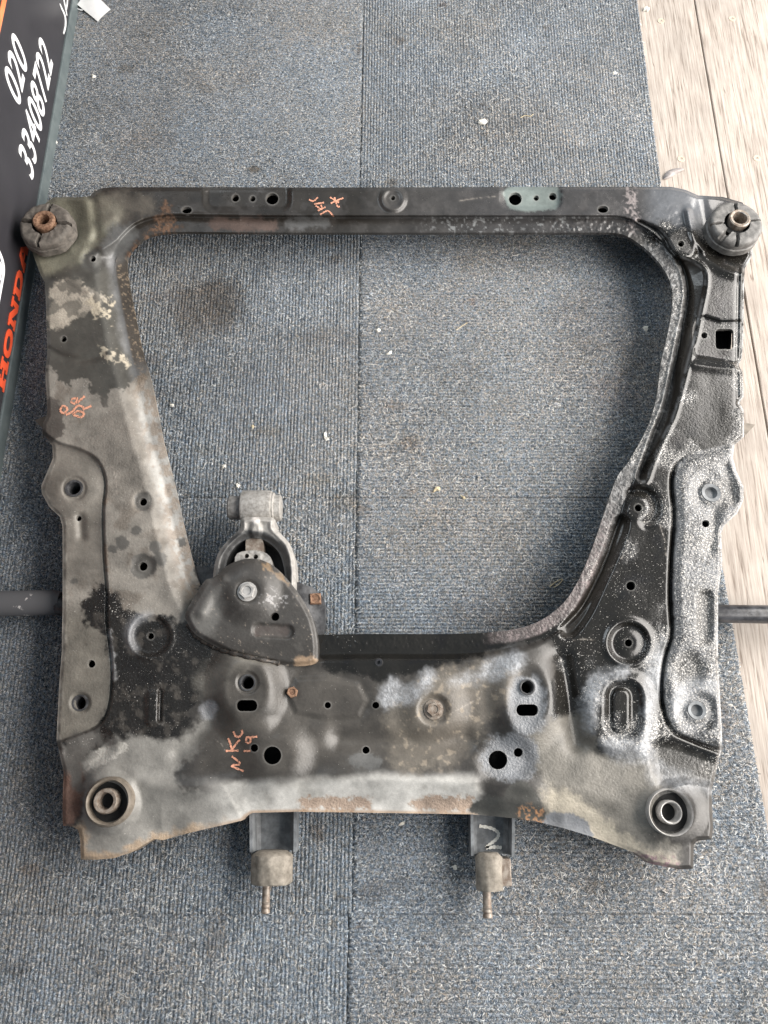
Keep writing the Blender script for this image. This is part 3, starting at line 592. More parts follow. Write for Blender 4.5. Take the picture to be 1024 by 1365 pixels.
def hshell(x, y):
    di, do, dl, dr = dists(x, y)
    h = np.full(x.shape, 63.0)
    top = 1 - ss(318, 345, y); right = ss(600, 760, x) * (1 - top); left = (1 - ss(300, 420, x)) * (1 - top); bot = np.clip(1 - top - right - left, 0, 1)
    fw = top * 20 + right * 21 + left * (17 - 6 * ss(520, 640, y)) + bot * 24
    sw = top * 4 + right * 8 + left * 30 + bot * 14
    stp = top * 9 + right * 7 + left * 22 + bot * 15
    # the step fades where the right-hand rail meets the lower crossmember bosses
    h -= stp * (1 - ss(0, 1, (di - fw) / sw))
    ga, gb = pdist_near(x, y, GR_L), pdist_near(x, y, GR_R); h -= 19 * plateau(x, y, GROOVE, 3.0) * (1 - 0.75 * ga / (ga + gb + 1e-6)); h -= 11 * plateau(x, y, GROOVE2, 6)
    gd = np.abs(sdf_near(x, y, GROOVE, 30)); h += 1.6 * np.exp(-((gd - 3.5) / 2.2) ** 2) * (1 - plateau(x, y, GROOVE, 1.0))
    # raised bead along the fold of the top bar
    h += 2.2 * np.exp(-((y - 287) / 2.2) ** 2) * ss(240, 262, x) * (1 - ss(800, 830, x))
    # rounded outer edge
    bw_ = ss(1010, 1050, y) * ss(140, 230, x) * (1 - ss(800, 900, x))
    h -= (2.5 + 3 * ss(500, 800, x)) * (1 - ss(0, 5, do)) * (1 - bw_)
    h -= bw_ * 17 * (1 - ss(0, 58, do)); h += bw_ * 1.5 * np.exp(-((do - 26) / 9) ** 2)
    # wings: lower plates outside a welded seam
    h -= 5 * (1 - ss(-3, 2, dl)) ; h -= 7 * np.exp(-((dl - 0.5) / 1.5) ** 2) * ss(600, 640, y) * (1 - 0.5 * ss(960, 985, y))
    h += 4 * (1 - ss(-14, -1, dr)) ; h -= 13 * np.exp(-((dr - 2.0) / 2.4) ** 2) * ss(600, 650, y) * (1 - 0.6 * ss(955, 985, y))
    # top bar pressings
    h -= 5 * plateau(x, y, rrect(330, 262, 112, 36, 12), 5) * ss(245, 256, y)
    h -= 6 * plateau(x, y, rrect(708, 256, 78, 44, 11), 4)
    h += 5 * disc(x, y, 524, 265, 17, 4); h -= 2.5 * disc(x, y, 524, 265, 11, 3)
    # top-right corner
    h += 6 * plateau(x, y, rrect(909, 325, 34, 42, 12, -0.3), 3.5)
    h += 9 * line(x, y, [(917, 282), (921, 300), (929, 322), (938, 334)], 4.5)
    h -= 6 * line(x, y, [(934, 262), (936, 285), (944, 312), (952, 335)], 9)
    h -= 12 * disc(x, y, 983, 300, 52, 16) * ss(900, 940, x)
    h += 5 * line(x, y, [(945, 342), (965, 358), (990, 366)], 7)
    # top-left corner
    h -= 10 * disc(x, y, 60, 300, 52, 14); h -= 4 * line(x, y, [(122, 258), (126, 285), (128, 315)], 7); h += 4 * line(x, y, [(95, 330), (120, 312), (150, 290)], 9)
    h -= 4 * disc(x, y, 124, 346, 15, 5); h += 4 * line(x, y, [(75, 372), (95, 372), (118, 388)], 7); h -= 3 * line(x, y, [(66, 466), (85, 476), (110, 480), (135, 474)], 5)
    # right rail
    h -= 5 * plateau(x, y, spline([(930, 423), (960, 428), (1000, 432), (1000, 484), (970, 482), (945, 478), (925, 470)], True, 3), 3)
    h += 3.5 * line(x, y, [(925, 486), (950, 490), (985, 493)], 5); h -= 3 * line(x, y, [(985, 360), (984, 420), (983, 480), (984, 540)], 3)
    h -= 9 * ring(x, y, 851, 677, 23, 6) * ss(-0.6, 0.3, (x - 851) / 24 - (y - 677) / 40) ; h += 3 * disc(x, y, 851, 677, 17, 5)
    h -= 5 * disc(x, y, 838, 857, 26, 5); h += 3 * ring(x, y, 838, 857, 29, 5); h += 2 * disc(x, y, 838, 857, 16, 6)
    h += 8 * plateau(x, y, spline([(782, 960), (785, 925), (800, 905), (830, 898), (858, 908), (868, 940), (866, 990), (850, 1008), (800, 1000)], True, 3), 11)
    h -= 7 * plateau(x, y, rrect(832, 946, 48, 76, 22), 6); h += 4 * plateau(x, y, rrect(828, 948, 23, 58, 10), 3.5)
    h -= 6 * plateau(x, y, rrect(940, 822, 17, 66, 8), 6); h -= 5 * disc(x, y, 916, 895, 20, 9, 24); h -= 6 * disc(x, y, 929, 950, 26, 7); h += 2 * ring(x, y, 929, 947, 13, 3)
    h -= 5 * disc(x, y, 948, 658, 24, 8, 28); h += 2.5 * ring(x, y, 948, 657, 13, 2.6); h -= 5 * line(x, y, [(952, 690), (951, 715), (946, 732)], 8)
    h -= 6 * line(x, y, [(968, 625), (975, 645), (978, 668)], 8)
    h -= 9 * plateau(x, y, spline([(870, 1000), (885, 990), (920, 1000), (965, 1020), (955, 1045), (915, 1040), (880, 1045)], True, 3), 8)
    # left rail and wing
    h += 5 * disc(x, y, 99, 651, 32, 14); h -= 3 * disc(x, y, 99, 651, 15, 3); h += 2 * ring(x, y, 99, 651, 12, 2)
    h -= 4 * line(x, y, [(107, 690), (109, 715)], 6); h -= 3.5 * disc(x, y, 191, 669, 13, 4); h -= 3 * disc(x, y, 191, 755, 15, 5)
    h -= 5 * disc(x, y, 201, 848, 27, 5); h += 2.5 * ring(x, y, 201, 848, 28, 4); h -= 3 * disc(x, y, 107, 937, 13, 3)
    h += 2.5 * plateau(x, y, rrect(206, 945, 22, 46, 8), 4); h -= 5 * line(x, y, [(214, 922), (213, 960)], 3)
    h -= 7 * plateau(x, y, spline([(80, 1000), (105, 990), (135, 975), (150, 1000), (120, 1030), (118, 1060), (80, 1050)], True, 3), 10)
    # crossmember
    h += 19 * disc(x, y, 328, 918, 42, 17, 58); h -= 3 * disc(x, y, 330, 910, 14, 3); h -= 2.0 * disc(x, y, 329, 935, 30, 10, 44); h += 1.5 * ring(x, y, 330, 910, 10.5, 1.8)
    h += 11 * disc(x, y, 368, 1006, 40, 18, 36); h -= 4 * plateau(x, y, spline([(400, 880), (480, 905), (480, 960), (400, 960), (385, 930)], True, 3), 12)
    h += 3 * plateau(x, y, spline([(395, 905), (478, 912), (478, 955), (395, 950)], True, 2), 5)
    h += 8 * disc(x, y, 578, 946, 38, 17); h -= 5 * disc(x, y, 578, 946, 19, 5)
    h += 14 * disc(x, y, 703, 930, 42, 17, 60); h -= 5 * disc(x, y, 703, 930, 24, 8, 40); h += 1.5 * ring(x, y, 703, 916, 10.5, 1.8)
    h -= 4 * disc(x, y, 674, 1012, 34, 9, 28); h -= 11 * line(x, y, [(750, 880), (758, 930), (768, 990)], 13); h -= 9 * line(x, y, [(455, 985), (520, 990), (620, 985)], 17); h -= 7 * line(x, y, [(240, 1005), (265, 985), (285, 960)], 15); h += 5 * line(x, y, [(180, 1040), (250, 1052), (330, 1045), (450, 1040), (560, 1040), (630, 1045)], 13)
    h += 6 * disc(x, y, 690, 1065, 36, 14, 28); h += 2 * line(x, y, [(640, 1072), (700, 1072), (750, 1090)], 8)
    # bushing seats
    h += 7 * disc(x, y, 143, 1069, 40, 8) + 4 * disc(x, y, 895, 1083, 42, 10)
    # hammered and slumped sheet
    h += 0.7 * fbm(x, y, 60, 2, 1) + 0.06 * fbm(x, y, 14, 2, 2)
    h += 0.22 * fbm(x, y, 5, 2, 4) * ss(0.0, 0.5, fbm(x, y, 40, 3, 54)) * ss(700, 800, x)
    # lumpy seam sealer on flanges
    fl_ = (1 - ss(16, 22, di)) * (ss(690, 760, x) + 0.8 * (bot > 0.5) + 0.5 * ss(640, 780, x) * top)
    h += fl_ * 1.1 * np.abs(fbm(x, y, 6, 3, 6))
    return h / 1000.0

# ---- wear map: what the paint, dust, rust and oil films look like with some sheen and edge glints painted in
def blob(x, y, pts, feather=6, warp=8, scale=18, seed=0, octv=5):
    p = circle(*pts) if np.isscalar(pts[0]) else spline(pts, True, 3)
    return 1 - ss(-feather, feather, sdf_near(x, y, p, 60) + warp * (fbm(x, y, scale, octv, seed) + 0.4 * fbm(x, y, scale / 4.5, 3, seed + 7)))
def wear_sheen(x, y):
    di, do, dl, dr = dists(x, y)
    n = len(x); C = np.empty((n, 3)); C[:] = (0.045, 0.041, 0.037); R = np.full(n, 0.42); B = np.full(n, 0.12); S = np.full(n, 0.06)
    big = fbm(x, y, 60, 4, 21); fine = fbm(x, y, 3.2, 3, 22); mid = fbm(x, y, 12, 4, 23); vf = fbm(x, y, 2.0, 2, 24)
    C *= (1 + 0.25 * big + 0.2 * mid)[:, None]
    def lay(m, c, r=None, b=None):
        m = np.clip(m, 0, 1); nonlocal C, R, B
        C = C * (1 - m[:, None]) + np.array(c) * m[:, None]
        if r is not None: R = R * (1 - m) + r * m
        if b is not None: B = B * (1 - m) + b * m
    # --- top bar
    tb = (1 - ss(300, 325, y))
    lay(tb * (1 - ss(430, 520, x + 30 * big)), (0.028, 0.024, 0.020), 0.36, 0.08)
    lay(tb * ss(440, 700, x + 30 * big), (0.052, 0.050, 0.050), 0.28, 0.06)
    lay(tb * ss(0.15, 0.5, mid) * 0.25 * ss(160, 300, x), (0.09, 0.083, 0.08), 0.42)
    lay(blob(x, y, [(280, 293), (320, 290), (362, 294), (360, 306), (282, 306)], 3, 5, 10, 1) * 0.8, (0.11, 0.075, 0.062), 0.7, 0.2)
    lay(blob(x, y, [(385, 292), (425, 290), (440, 300), (388, 307)], 4, 5, 10, 2) * 0.5, (0.15, 0.15, 0.15), 0.5)
    lay(blob(x, y, [(676, 250), (742, 250), (742, 278), (690, 280), (674, 270)], 2, 2, 10, 3) * 0.75, (0.20, 0.235, 0.22), 0.45)
    lay(tb * ss(288, 290, y) * ss(540, 600, x) * (1 - ss(770, 800, x)) * ss(0.3, 0.7, fine) * 0.6, (0.26, 0.265, 0.265), 0.4, 0.6)
    lay(blob(x, y, [(832, 250), (846, 250), (852, 300), (838, 310)], 3, 5, 7, 4) * ss(-0.2, 0.5, fine), (0.22, 0.19, 0.185), 0.7, 0.4)
    lay(tb * ss(850, 880, x) * (1 - ss(930, 960, x)), (0.10, 0.104, 0.112), 0.26, 0.06)
    # --- top-left corner: olive dust
    lay(blob(x, y, [(35, 270), (70, 258), (130, 262), (155, 285), (140, 318), (100, 350), (60, 372), (40, 330)], 12, 10, 22, 5), (0.165, 0.155, 0.115), 0.72, 0.35)
    lay(blob(x, y, [(66, 335), (120, 300), (150, 270), (160, 290), (110, 340), (70, 365)], 8, 8, 14, 6) * 0.5, (0.23, 0.225, 0.175), 0.7)
    lay(blob(x, y, [(135, 262), (190, 258), (205, 275), (170, 290), (140, 300)], 10, 10, 14, 7) * 0.6, (0.13, 0.115, 0.095), 0.7, 0.3)
    lay(blob(x, y, [(152, 300), (178, 305), (172, 330), (160, 360), (140, 345), (140, 320)], 8, 6, 14, 8) * 0.8, (0.17, 0.17, 0.165), 0.5)
    # left rail bands
    lay(blob(x, y, [(60, 370), (160, 360), (178, 420), (200, 500), (200, 540), (60, 500)], 8, 6, 20, 9) * 0.9, (0.066, 0.063, 0.055), 0.45, 0.1)
    lay(blob(x, y, [(145, 345), (170, 365), (190, 470), (205, 515), (185, 520), (160, 430)], 8, 5, 20, 9.5) * 0.6, (0.21, 0.21, 0.215), 0.42, 0.1)
    fk = ss(-0.12, 0.06, fbm(x, y, 15, 5, 25))
    lay(blob(x, y, [(72, 378), (95, 372), (128, 388), (138, 400), (110, 420), (88, 430), (66, 440), (66, 400)], 3, 7, 10, 10) * (0.35 + 0.65 * fk), (0.33, 0.295, 0.245), 0.8, 0.5)
    lay(blob(x, y, [(118, 395), (145, 402), (160, 430), (150, 436), (128, 420)], 3, 8, 8, 11) * fk, (0.40, 0.35, 0.27), 0.8, 0.5)
    lay(blob(x, y, [(133, 460), (150, 462), (178, 490), (170, 500), (140, 475)], 2, 6, 7, 12) * ss(-0.1, 0.2, mid), (0.42, 0.37, 0.29), 0.8, 0.5)
    lay(blob(x, y, (124, 348, 15, 14), 4, 5, 8, 13), (0.07, 0.068, 0.062), 0.5)
    # the pale half of the left rail
    pale = blob(x, y, [(60, 492), (80, 500), (92, 512), (112, 502), (122, 520), (138, 540), (150, 522), (162, 520), (178, 508), (204, 505), (222, 590), (250, 700), (266, 775), (262, 800), (235, 830), (140, 825), (82, 820), (70, 700), (50, 650), (66, 600), (62, 550)], 2.2, 7, 11, 14)
    lay(pale, (0.225, 0.207, 0.182), 0.6, 0.25)
    lay(pale * ss(0.0, 0.6, fbm(x, y, 26, 4, 26)) * 0.75, (0.135, 0.115, 0.095), 0.65, 0.35)
    lay(np.exp(-((dl - 2) / 4) ** 2) * ss(-0.3, 0.4, fbm(x, y, 10, 4, 93)) * 0.7 * ss(590, 620, y) * (1 - ss(800, 840, y)), (0.15, 0.098, 0.062), 0.8, 0.4)
    lay(blob(x, y, [(115, 555), (165, 540), (190, 560), (195, 640), (170, 680), (145, 660), (140, 615), (115, 590)], 14, 10, 20, 15) * 0.75, (0.155, 0.14, 0.122), 0.7, 0.45)
    lay(blob(x, y, [(190, 515), (212, 560), (232, 640), (252, 730), (255, 770), (235, 770), (215, 680), (190, 580)], 9, 5, 20, 16) * 0.85, (0.38, 0.37, 0.35), 0.5, 0.15)
    S = np.maximum(S, pale * (0.22 + 0.2 * big))
    lay(pale * (1 - ss(-6, 10, di - 22)) * ss(-0.2, 0.3, fbm(x, y, 9, 4, 27)) * 0.6, (0.24, 0.18, 0.13), 0.8, 0.5)
    # wing, left
    wl = (1 - ss(-2, 2, dl)) * (1 - ss(760, 800, y)); lay(wl * 0.8, (0.165, 0.15, 0.13), 0.55, 0.14)
    lay(blob(x, y, [(112, 625), (132, 640), (128, 690), (118, 720), (108, 735), (104, 700), (118, 670)], 8, 4, 16, 17) * 0.6, (0.12, 0.11, 0.095), 0.6)
    lay((1 - ss(-2, 2, dl)) * ss(795, 830, y) * (1 - ss(985, 1000, y)), (0.15, 0.137, 0.116), 0.6, 0.25)
    lay((1 - ss(-2, 2, dl)) * (1 - ss(1, 6, do + 3 * mid)) * ss(590, 640, y) * 0.85, (0.43, 0.40, 0.35), 0.7)
    lay(blob(x, y, [(57, 550), (70, 530), (84, 548), (86, 572), (70, 586), (55, 580)], 2, 5, 9, 18), (0.085, 0.075, 0.066), 0.5)
    for (a, b_, r_) in ((191, 755, 17), (163, 724, 9.5), (150, 731, 6), (181, 708, 7), (191, 669, 13), (207, 728, 8), (243, 722, 6), (213, 745, 10), (98, 774, 4.5), (236, 1070, 10), (259, 1063, 10), (231, 1088, 6), (214, 1074, 6.5), (273, 1090, 4), (244, 1034, 3.5), (262, 1045, 2.5), (291, 1038, 2.5), (460, 1012, 9), (478, 1020, 10)):
        lay(blob(x, y, (a, b_, r_, r_), 1.3, 3, 7, a % 7) * 0.85, (0.082, 0.078, 0.072), 0.5, 0.12)
    # oily black between the seam and the bracket
    oil = blob(x, y, [(112, 800), (135, 775), (150, 790), (180, 818), (232, 826), (262, 845), (300, 862), (285, 890), (262, 930), (250, 975), (200, 990), (165, 985), (130, 1005), (90, 1010), (85, 992), (140, 965), (148, 900), (140, 850), (115, 826)], 4, 9, 14, 19)
    lay(oil, (0.016, 0.0145, 0.013), 0.26, 0.4)
    lay(oil * ss(0.15, 0.75, fbm(x, y, 12, 5, 28)) * 0.42, (0.10, 0.088, 0.075), 0.7, 0.5)
    S = np.maximum(S, oil * 0.22)
    lay(ring(x, y, 198, 846, 25, 6) * ss(0, 0.6, (198 - x) / 25 - (y - 850) / 60) * 0.55, (0.32, 0.325, 0.34), 0.5, 0.7)
    lay(blob(x, y, [(145, 838), (152, 860), (155, 900), (150, 905), (146, 870)], 2, 3, 8, 20) * 0.7, (0.36, 0.36, 0.36), 0.5, 0.5)
    # --- lower-left corner pale cracked dust
    ll = blob(x, y, [(110, 1018), (150, 985), (190, 985), (240, 985), (285, 945), (300, 965), (270, 1000), (235, 1030), (260, 1055), (340, 1050), (340, 1086), (250, 1112), (180, 1140), (105, 1150), (104, 1105), (112, 1060)], 6, 7, 16, 29)
    lay(ll, (0.20, 0.192, 0.176), 0.52, 0.18)
    lay(blob(x, y, [(112, 1024), (150, 990), (170, 998), (150, 1012), (118, 1030)], 2, 5, 8, 30) * 0.7, (0.46, 0.44, 0.40), 0.75, 0.5)
    lay(blob(x, y, [(80, 1035), (100, 1020), (112, 1035), (110, 1075), (90, 1105), (80, 1100)], 4, 6, 9, 31), (0.105, 0.06, 0.045), 0.75, 0.5)
    lay(blob(x, y, [(85, 985), (120, 975), (140, 985), (112, 1010), (112, 1050), (95, 1045), (82, 1020)], 5, 6, 14, 32), (0.088, 0.082, 0.075), 0.42, 0.15)
    lay(ll * (1 - ss(2, 14, do + 8 * mid)) * 0.75, (0.33, 0.235, 0.15), 0.85, 0.5)
    # --- pale band along the lower edge
    yb = 1042 - 10 * ss(380, 520, x) + 5 * fbm(x, y, 45, 5, 33)
    band = ss(-9, 7, y - yb) * ss(250, 330, x) * (1 - ss(625, 650, x + 0.25 * (y - 1040) * 0 + 6 * mid))
    lay(band, (0.50, 0.485, 0.455), 0.5, 0.1)
    lay(band * ss(0.1, 0.6, fbm(x, y, 30, 3, 34)) * 0.4, (0.30, 0.285, 0.255), 0.6)
    for cx, w_ in ((448, 52), (590, 45)):
        lay(blob(x, y, rrect_pts(cx, 1072, w_ * 1.9, 17), 3, 7, 8, cx) * 0.8, (0.31, 0.21, 0.145), 0.85, 0.6)
    lay(band * (1 - ss(1.5, 5, do)) * 0.7, (0.34, 0.22, 0.13), 0.85)
    # --- middle of the crossmember
    mc = blob(x, y, [(300, 870), (380, 880), (470, 905), (540, 925), (560, 1000), (470, 1020), (380, 1032), (290, 1030), (262, 990), (290, 940)], 18, 10, 26, 35)
    lay(mc * 0.85, (0.068, 0.061, 0.053), 0.42, 0.12)
    lay(blob(x, y, [(265, 905), (300, 868), (330, 858), (368, 870), (360, 885), (310, 890), (280, 935)], 12, 6, 18, 36) * 0.65, (0.20, 0.185, 0.16), 0.55)
    lay(blob(x, y, (278, 946, 12, 13), 4, 3, 8, 37) * 0.8, (0.30, 0.30, 0.31), 0.6, 0.6)
    lay(blob(x, y, (486, 1014, 24, 11), 2, 5, 9, 38), (0.10, 0.098, 0.094), 0.5)
    tan = blob(x, y, [(520, 935), (560, 905), (640, 880), (685, 885), (670, 940), (640, 985), (600, 1020), (520, 1020)], 12, 10, 22, 39)
    lay(tan, (0.13, 0.114, 0.094), 0.5, 0.18); lay(tan * blob(x, y, [(590, 930), (650, 920), (640, 985), (600, 1010), (575, 985)], 14, 8, 20, 40) * 0.5, (0.105, 0.09, 0.075), 0.6)
    lay(tan * ss(0.35, 0.6, fbm(x, y, 8, 4, 41)) * 0.5, (0.34, 0.28, 0.21), 0.8)
    tan2 = blob(x, y, [(735, 960), (790, 945), (800, 1000), (860, 1010), (880, 1050), (868, 1110), (900, 1130), (895, 1160), (840, 1150), (780, 1110), (725, 1080), (718, 1030), (700, 1000)], 8, 9, 18, 42)
    lay(tan2, (0.16, 0.148, 0.128), 0.52, 0.3)
    lay(blob(x, y, [(730, 1045), (760, 1060), (860, 1130), (900, 1150), (840, 1148), (760, 1105), (728, 1080)], 8, 7, 14, 43) * 0.85, (0.44, 0.39, 0.31), 0.75, 0.35)
    lay(blob(x, y, [(845, 1140), (890, 1140), (905, 1162), (850, 1162)], 3, 6, 6, 44) * ss(-0.4, 0.3, fine), (0.24, 0.16, 0.17), 0.8, 0.6)
    # slate spray
    spr = np.maximum(blob(x, y, (703, 940, 26, 40), 5, 5, 10, 45), blob(x, y, (680, 1010, 38, 32), 5, 6, 10, 46))
    lay(spr, (0.185, 0.19, 0.20), 0.5, 0.75)
    lay(blob(x, y, [(716, 1095), (740, 1082), (775, 1090), (786, 1100), (786, 1118), (750, 1105)], 2, 3, 8, 47), (0.19, 0.195, 0.205), 0.55, 0.3)
    dk = np.maximum(blob(x, y, [(672, 1074), (676, 1052), (692, 1041), (710, 1050), (720, 1074)], 1.5, 2, 8, 48), blob(x, y, [(628, 1084), (638, 1066), (662, 1062), (720, 1076), (722, 1094), (690, 1093)], 2, 3, 9, 49))
    lay(dk, (0.06, 0.058, 0.052), 0.4, 0.15)
    lay(blob(x, y, [(690, 1074), (718, 1076), (722, 1094), (695, 1093)], 3, 6, 6, 50) * ss(-0.1, 0.3, fine), (0.30, 0.16, 0.08), 0.8, 0.6)
    # --- wet black paint of the right rail, pale speckle on it
    wet = np.maximum(blob(x, y, [(905, 340), (960, 345), (1000, 340), (1000, 1005), (955, 1045), (900, 1050), (868, 1010), (800, 1005), (760, 985), (735, 950), (735, 860), (700, 855), (560, 895), (505, 905), (440, 895), (428, 880), (430, 838), (700, 830), (775, 770), (840, 610), (895, 440), (890, 360)], 5, 6, 14, 51),
                     blob(x, y, [(860, 310), (905, 300), (1000, 330), (990, 420), (890, 420)], 5, 4, 14, 52))
    wet *= 1 - np.maximum(tan2, 0) * 0.8
    lay(wet, (0.013, 0.012, 0.0105), 0.2, 0.10)
    patch = fbm(x, y, 40, 3, 54); gr = np.maximum(plateau(x, y, GROOVE, 2), plateau(x, y, GROOVE2, 5))
    S = np.maximum(S, wet * ss(620, 760, x) * (0.26 + 0.32 * ss(-0.1, 0.5, patch)))
    lay(wet * ss(0.0, 0.5, patch) * 0.4 * ss(640, 760, x), (0.06, 0.062, 0.065), 0.28, 0.8)
    wr = (1 - ss(-3, 1, dr)) * ss(585, 600, y) * (1 - ss(985, 1000, y))
    sp2 = ss(-0.55, 0.45, fbm(x, y, 3.0, 3, 56) + 0.5 * fbm(x, y, 40, 2, 57))
    lay(wr * (0.25 + 0.6 * sp2), (0.15, 0.153, 0.16), 0.34, 0.95)
    S = np.maximum(S, wr * 0.62)
    lay(blob(x, y, [(958, 640), (975, 640), (985, 665), (960, 690), (945, 730), (935, 720), (950, 685)], 5, 6, 10, 59) * 0.75, (0.06, 0.058, 0.056), 0.4, 0.6)
    for pts, k in (([(925, 790), (946, 790), (950, 850), (932, 858)], 0.7), ([(900, 880), (930, 872), (935, 905), (905, 915)], 0.75), ([(870, 1000), (900, 995), (958, 1020), (950, 1042), (880, 1035)], 0.85)):
        lay(blob(x, y, pts, 6, 5, 10, k * 90) * k, (0.05, 0.047, 0.042), 0.36, 0.45)
    # sheen of the wet slopes, painted in as pale drifts
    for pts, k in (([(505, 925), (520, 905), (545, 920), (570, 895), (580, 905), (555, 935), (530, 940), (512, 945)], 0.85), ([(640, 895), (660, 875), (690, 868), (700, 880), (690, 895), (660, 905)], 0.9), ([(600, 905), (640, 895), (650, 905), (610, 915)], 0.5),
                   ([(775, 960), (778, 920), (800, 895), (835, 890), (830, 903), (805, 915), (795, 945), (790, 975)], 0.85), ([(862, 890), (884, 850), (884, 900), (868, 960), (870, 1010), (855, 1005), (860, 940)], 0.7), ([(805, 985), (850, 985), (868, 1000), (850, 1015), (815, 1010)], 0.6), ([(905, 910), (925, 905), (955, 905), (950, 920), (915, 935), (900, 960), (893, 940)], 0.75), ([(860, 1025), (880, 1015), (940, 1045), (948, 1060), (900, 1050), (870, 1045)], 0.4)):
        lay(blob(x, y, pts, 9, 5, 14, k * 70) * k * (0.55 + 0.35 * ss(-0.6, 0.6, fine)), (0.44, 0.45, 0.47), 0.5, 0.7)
    lay(gr, (0.022, 0.018, 0.014), 0.34, 0.12); S *= 1 - 0.8 * gr
    # edge glints painted pale along the crests; paint rubbed through at hole rims
    ed = np.maximum(np.exp(-(np.abs(sdf_near(x, y, GROOVE, 12)) / 1.6) ** 2), np.exp(-((dr + 1.5) / 1.5) ** 2) * ss(590, 620, y) * (1 - ss(970, 990, y)))
    ed = np.maximum(ed, (1 - ss(1.0, 3.5, do)) * ss(700, 800, x) * ss(300, 350, y) * (1 - ss(1000, 1050, y)))
    lay(ed * 0.55 * ss(-0.7, 0.3, fbm(x, y, 9, 3, 92)), (0.42, 0.42, 0.42), 0.4, 0.3)
    for hp in HOLES[:-2]:
        dh = sdf_near(x, y, hp, 6); lay((1 - ss(0.4, 2.2, dh)) * 0.32, (0.26, 0.25, 0.235), 0.45)
    for a_, b_, c_, d_ in ((764, 853, 792, 853), (300, 1000, 286, 985), (150, 620, 156, 660), (585, 960, 640, 930), (270, 800, 290, 812), (610, 268, 660, 262), (880, 700, 888, 740), (810, 760, 830, 742)):
        lay(np.exp(-(pdist(x, y, [(a_, b_), ((a_ + c_) / 2 + 2, (b_ + d_) / 2 - 1), (c_, d_)], False) / 0.8) ** 2) * 0.5 * ss(-0.4, 0.3, fine), (0.34, 0.30, 0.26), 0.6)
    # flanges of the opening
    fr_ = (1 - ss(17, 21, di)) * ss(770, 800, x) * ss(318, 335, y) * (1 - ss(640, 800, y))
    lay(fr_ * 0.85, (0.07, 0.07, 0.07), 0.32, 0.6); lay(fr_ * ss(0.35, 0.6, fbm(x, y, 4, 3, 60)) * 0.45, (0.36, 0.36, 0.36), 0.4)
    fb = (1 - ss(13, 18, di)) * ss(640, 680, x) * ss(640, 780, y) ; lay(fb * 0.75, (0.11, 0.09, 0.087), 0.5, 0.7); lay(fb * ss(0.2, 0.5, fine) * 0.4, (0.30, 0.24, 0.235), 0.8)
    fl2 = (1 - ss(13, 17, di)) * (1 - ss(215, 240, x)) * ss(330, 360, y) * (1 - ss(470, 515, y)); lay(fl2 * 0.9, (0.060, 0.048, 0.036), 0.6, 0.25)
    lay(fl2 * ss(0.45, 0.6, fine) * 0.6, (0.34, 0.26, 0.18), 0.8)
    lay(blob(x, y, [(196, 312), (210, 285), (222, 270), (232, 290), (240, 305), (205, 318), (178, 345), (172, 335)], 4, 6, 8, 61) * ss(-0.5, 0.2, fine), (0.13, 0.075, 0.046), 0.8, 0.5)
    # scattered grit and scratches everywhere
    S += 0.10 * ss(0.1, 0.7, big)
    C *= np.clip(1 + 0.08 * fine + 0.05 * vf + 0.34 * fbm(x, y, 22, 5, 90), 0.35, 2)[:, None]
    R = R + 0.06 * fbm(x, y, 17, 4, 91)
    return np.clip(C * 0.88, 0.008, 0.8), np.clip(R - 0.04, 0.18, 0.95), np.clip(B, 0, 1), np.clip(S, 0, 1)
def rrect_pts(x, y, w, h): return [tuple(p) for p in rrect(x, y, w, h, h * 0.45, n=2)]
shell = sheet('upper_shell', OUTS, [OPENS] + HOLES, 1.3, hshell, M_STEEL, frame, wear_sheen, (0.026, 0.005))
shell.matrix_parent_inverse = Matrix.Translation(-Vector(frame.location))
def K(o):
    if o.parent is frame: o.matrix_parent_inverse = Matrix.Translation(-Vector(frame.location))
    return o
def zs(px, py):
    return float(hshell(np.array([float(px)]), np.array([float(py)]))[0])
# lower half of the box section, hidden under the upper pressing
def offset_poly(poly, d):
    p = np.asarray(poly, float); t = np.roll(p, -1, 0) - np.roll(p, 1, 0); t /= np.linalg.norm(t, axis=1)[:, None] + 1e-9
    area_ = 0.5 * np.sum(p[:, 0] * np.roll(p[:, 1], -1) - np.roll(p[:, 0], -1) * p[:, 1])
    nn = np.stack([t[:, 1], -t[:, 0]], -1) * (1 if area_ > 0 else -1); return p + nn * d
low = sheet('lower_shell', offset_poly(OUTS[::2], -8), [offset_poly(OPENS[::3], 24)], 6.0, lambda x, y: 0.026 + 0 * x, M_BLACK, frame, None, (-0.015, -0.015), flat_ref=0.06); K(low)

K(sheet('closing_plate', rrect(525, 272, 740, 36, 6), [], 8.0, lambda x, y: 0.034 + 0 * x, M_BLACK, frame, None, (-0.01, -0.01), flat_ref=0.05))  # added unseen black sheet so the top bar holes look dark
M_CRUD = mat_worn('oily_crud', (0.018, 0.016, 0.014), (0.08, 0.06, 0.045), 0.5, 240, bump=0.8, lo=0.45, hi=0.75)

